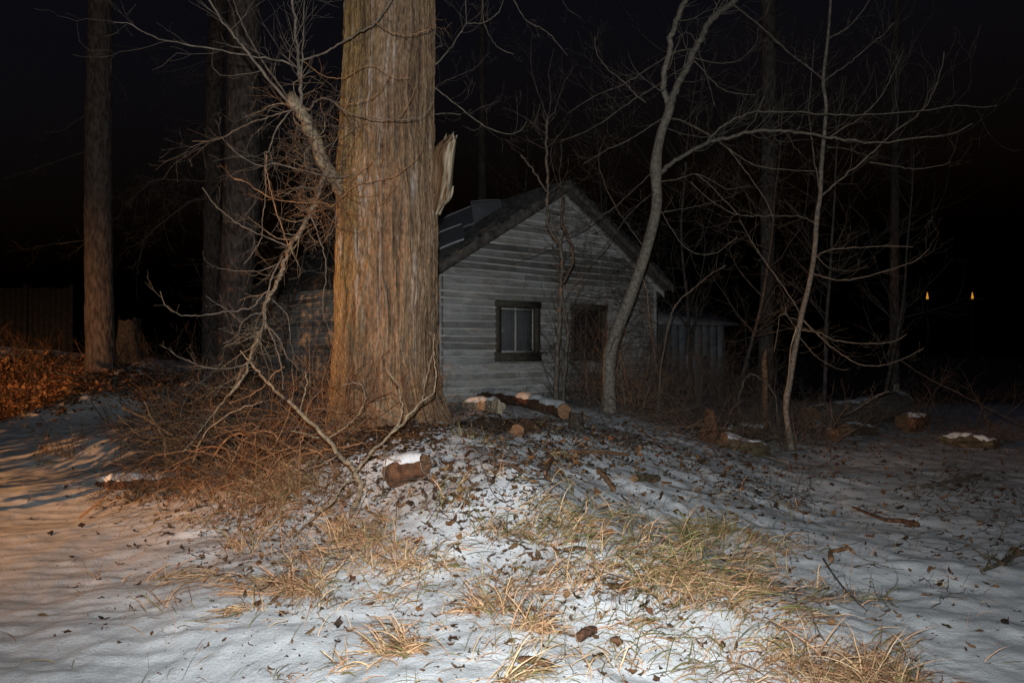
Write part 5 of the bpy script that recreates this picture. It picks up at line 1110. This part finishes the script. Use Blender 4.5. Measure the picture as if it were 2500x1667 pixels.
tuft_thing('rusty grass clump leaning left in the lower left of the grass', 735, 1450, 30, 10, 150, .32, .05, (-.7, -.2), .8)
tuft_thing('small rusty clump just left of the left-leaning grass clump', 600, 1500, 26, 9, 90, .22, .25, (-.3, 0), .8)
tuft_thing('green tuft on the crest of the snowy bank at the right', 1700, 1310, 34, 12, 300, .28, .65, (.05, 0), .4)
tuft_thing('straw clump drooping below the middle of the long grass', 1215, 1480, 20, 12, 130, .26, .1, (.05, -.3), 1.0)
tuft_thing('curled straw clump drooping right of its neighbour below the long grass', 1290, 1520, 20, 12, 130, .26, .1, (.0, -.2), 1.0)
tuft_thing('dark stiff-stemmed weed clump at the bottom centre right', 1265, 1650, 30, 10, 110, .22, .25, (.1, 0), .2)

# ------------------------------------------------------------------ unseen spruces added at left to keep street light off house and snow band
def spruce(x, y, hgt, rad, seed, label):
    z0 = float(H(x, y)); t = empty('shade_spruce', (x, y, z0), label, 'tree', 'unseen spruces added to block the street light'); rng = np.random.default_rng(seed)
    mb = MB(); mb.tube([(x, y, z0 - .1), (x, y, z0 + hgt)], [.06, .01], 8); mb.build('trunk', M['bark_far'], t)
    mb = MB(); n = 9000; hh = .26 + .74 * rng.random(n) ** 1.1; a = rng.uniform(0, 6.28, n); rr = rad * np.clip(1.45 * (1 - hh * .85), 0, 1) * rng.uniform(.2, 1, n)
    c = np.stack([x + rr * np.cos(a), y + rr * np.sin(a), z0 + .1 + hh * hgt], 1)
    for i in range(n):
        e = unit(np.array([math.cos(a[i]), math.sin(a[i]), rng.normal() * .3])); f = unit(np.cross(e, rng.normal(size=3))); L = .16
        mb.grid(np.array([[c[i] - f * .03, c[i] + f * .03], [c[i] + e * L - f * .03, c[i] + e * L + f * .03]]), (.3, .5, .3))
    mb.build('crown', M['needles'], t)
M['needles'] = mat('spruce_needles', (.03, .05, .025), (.06, .09, .04), 8)
spruce(-9.1, 6.2, 6.4, 1.9, 5, 'unseen spruce placed left of the frame to shade the snow band and the house side')
spruce(-7.2, 5.6, 5.6, 1.15, 8, 'narrower unseen spruce added beside the first to keep street light off the house')

M['lampmetal'] = mat('painted_steel', (.10, .11, .11), (.16, .17, .17), 8, rough=.5)
def street_lamp():
    x, y, z = -12, -1.0, 3.7; z0 = float(H(x, y)); t = empty('street_lamp', (x - .7, y, z0), 'unseen low sodium street lamp left of the photographer, its wide hood added to cut upward light', 'street lamp')
    mb = MB(); mb.tube([(x - .7, y, z0 - .1), (x - .7, y, 2.5), (x - .7, y, 4.3)], [.06, .05, .045], 12, cap=True); mb.build('pole', M['lampmetal'], t)
    mb = MB(); mb.tube([(x - .7, y, 4.25), (x - .35, y, 4.35), (x, y, 4.12)], .025, 8, cap=True); mb.build('arm', M['lampmetal'], t)
    mb = MB(); mb.tube([(x, y, z + .45), (x, y, z + .40), (x, y, z + .2), (x, y, z + .005)], [.005, .08, .28, .42], 32); mb.build('added_hood', M['lampmetal'], t)  # hood added so its rim cuts off lamplight going upward
street_lamp()

shrub('shrub', 'thin leafless shrub standing in front of the teal shed wall', 1665, 960, 17.0, 40, 2.2, 2.2, 64)
shrub('shrub', 'tall leafless shrub screening the right end of the house wall', 1530, 985, 13.4, 34, 2.3, 1.3, 65, 'twig_dark')
shrub('shrub', 'wispy leafless shrub in front of the right window', 1440, 1000, 13.0, 10, 2.3, .9, 66, 'twig_dark')
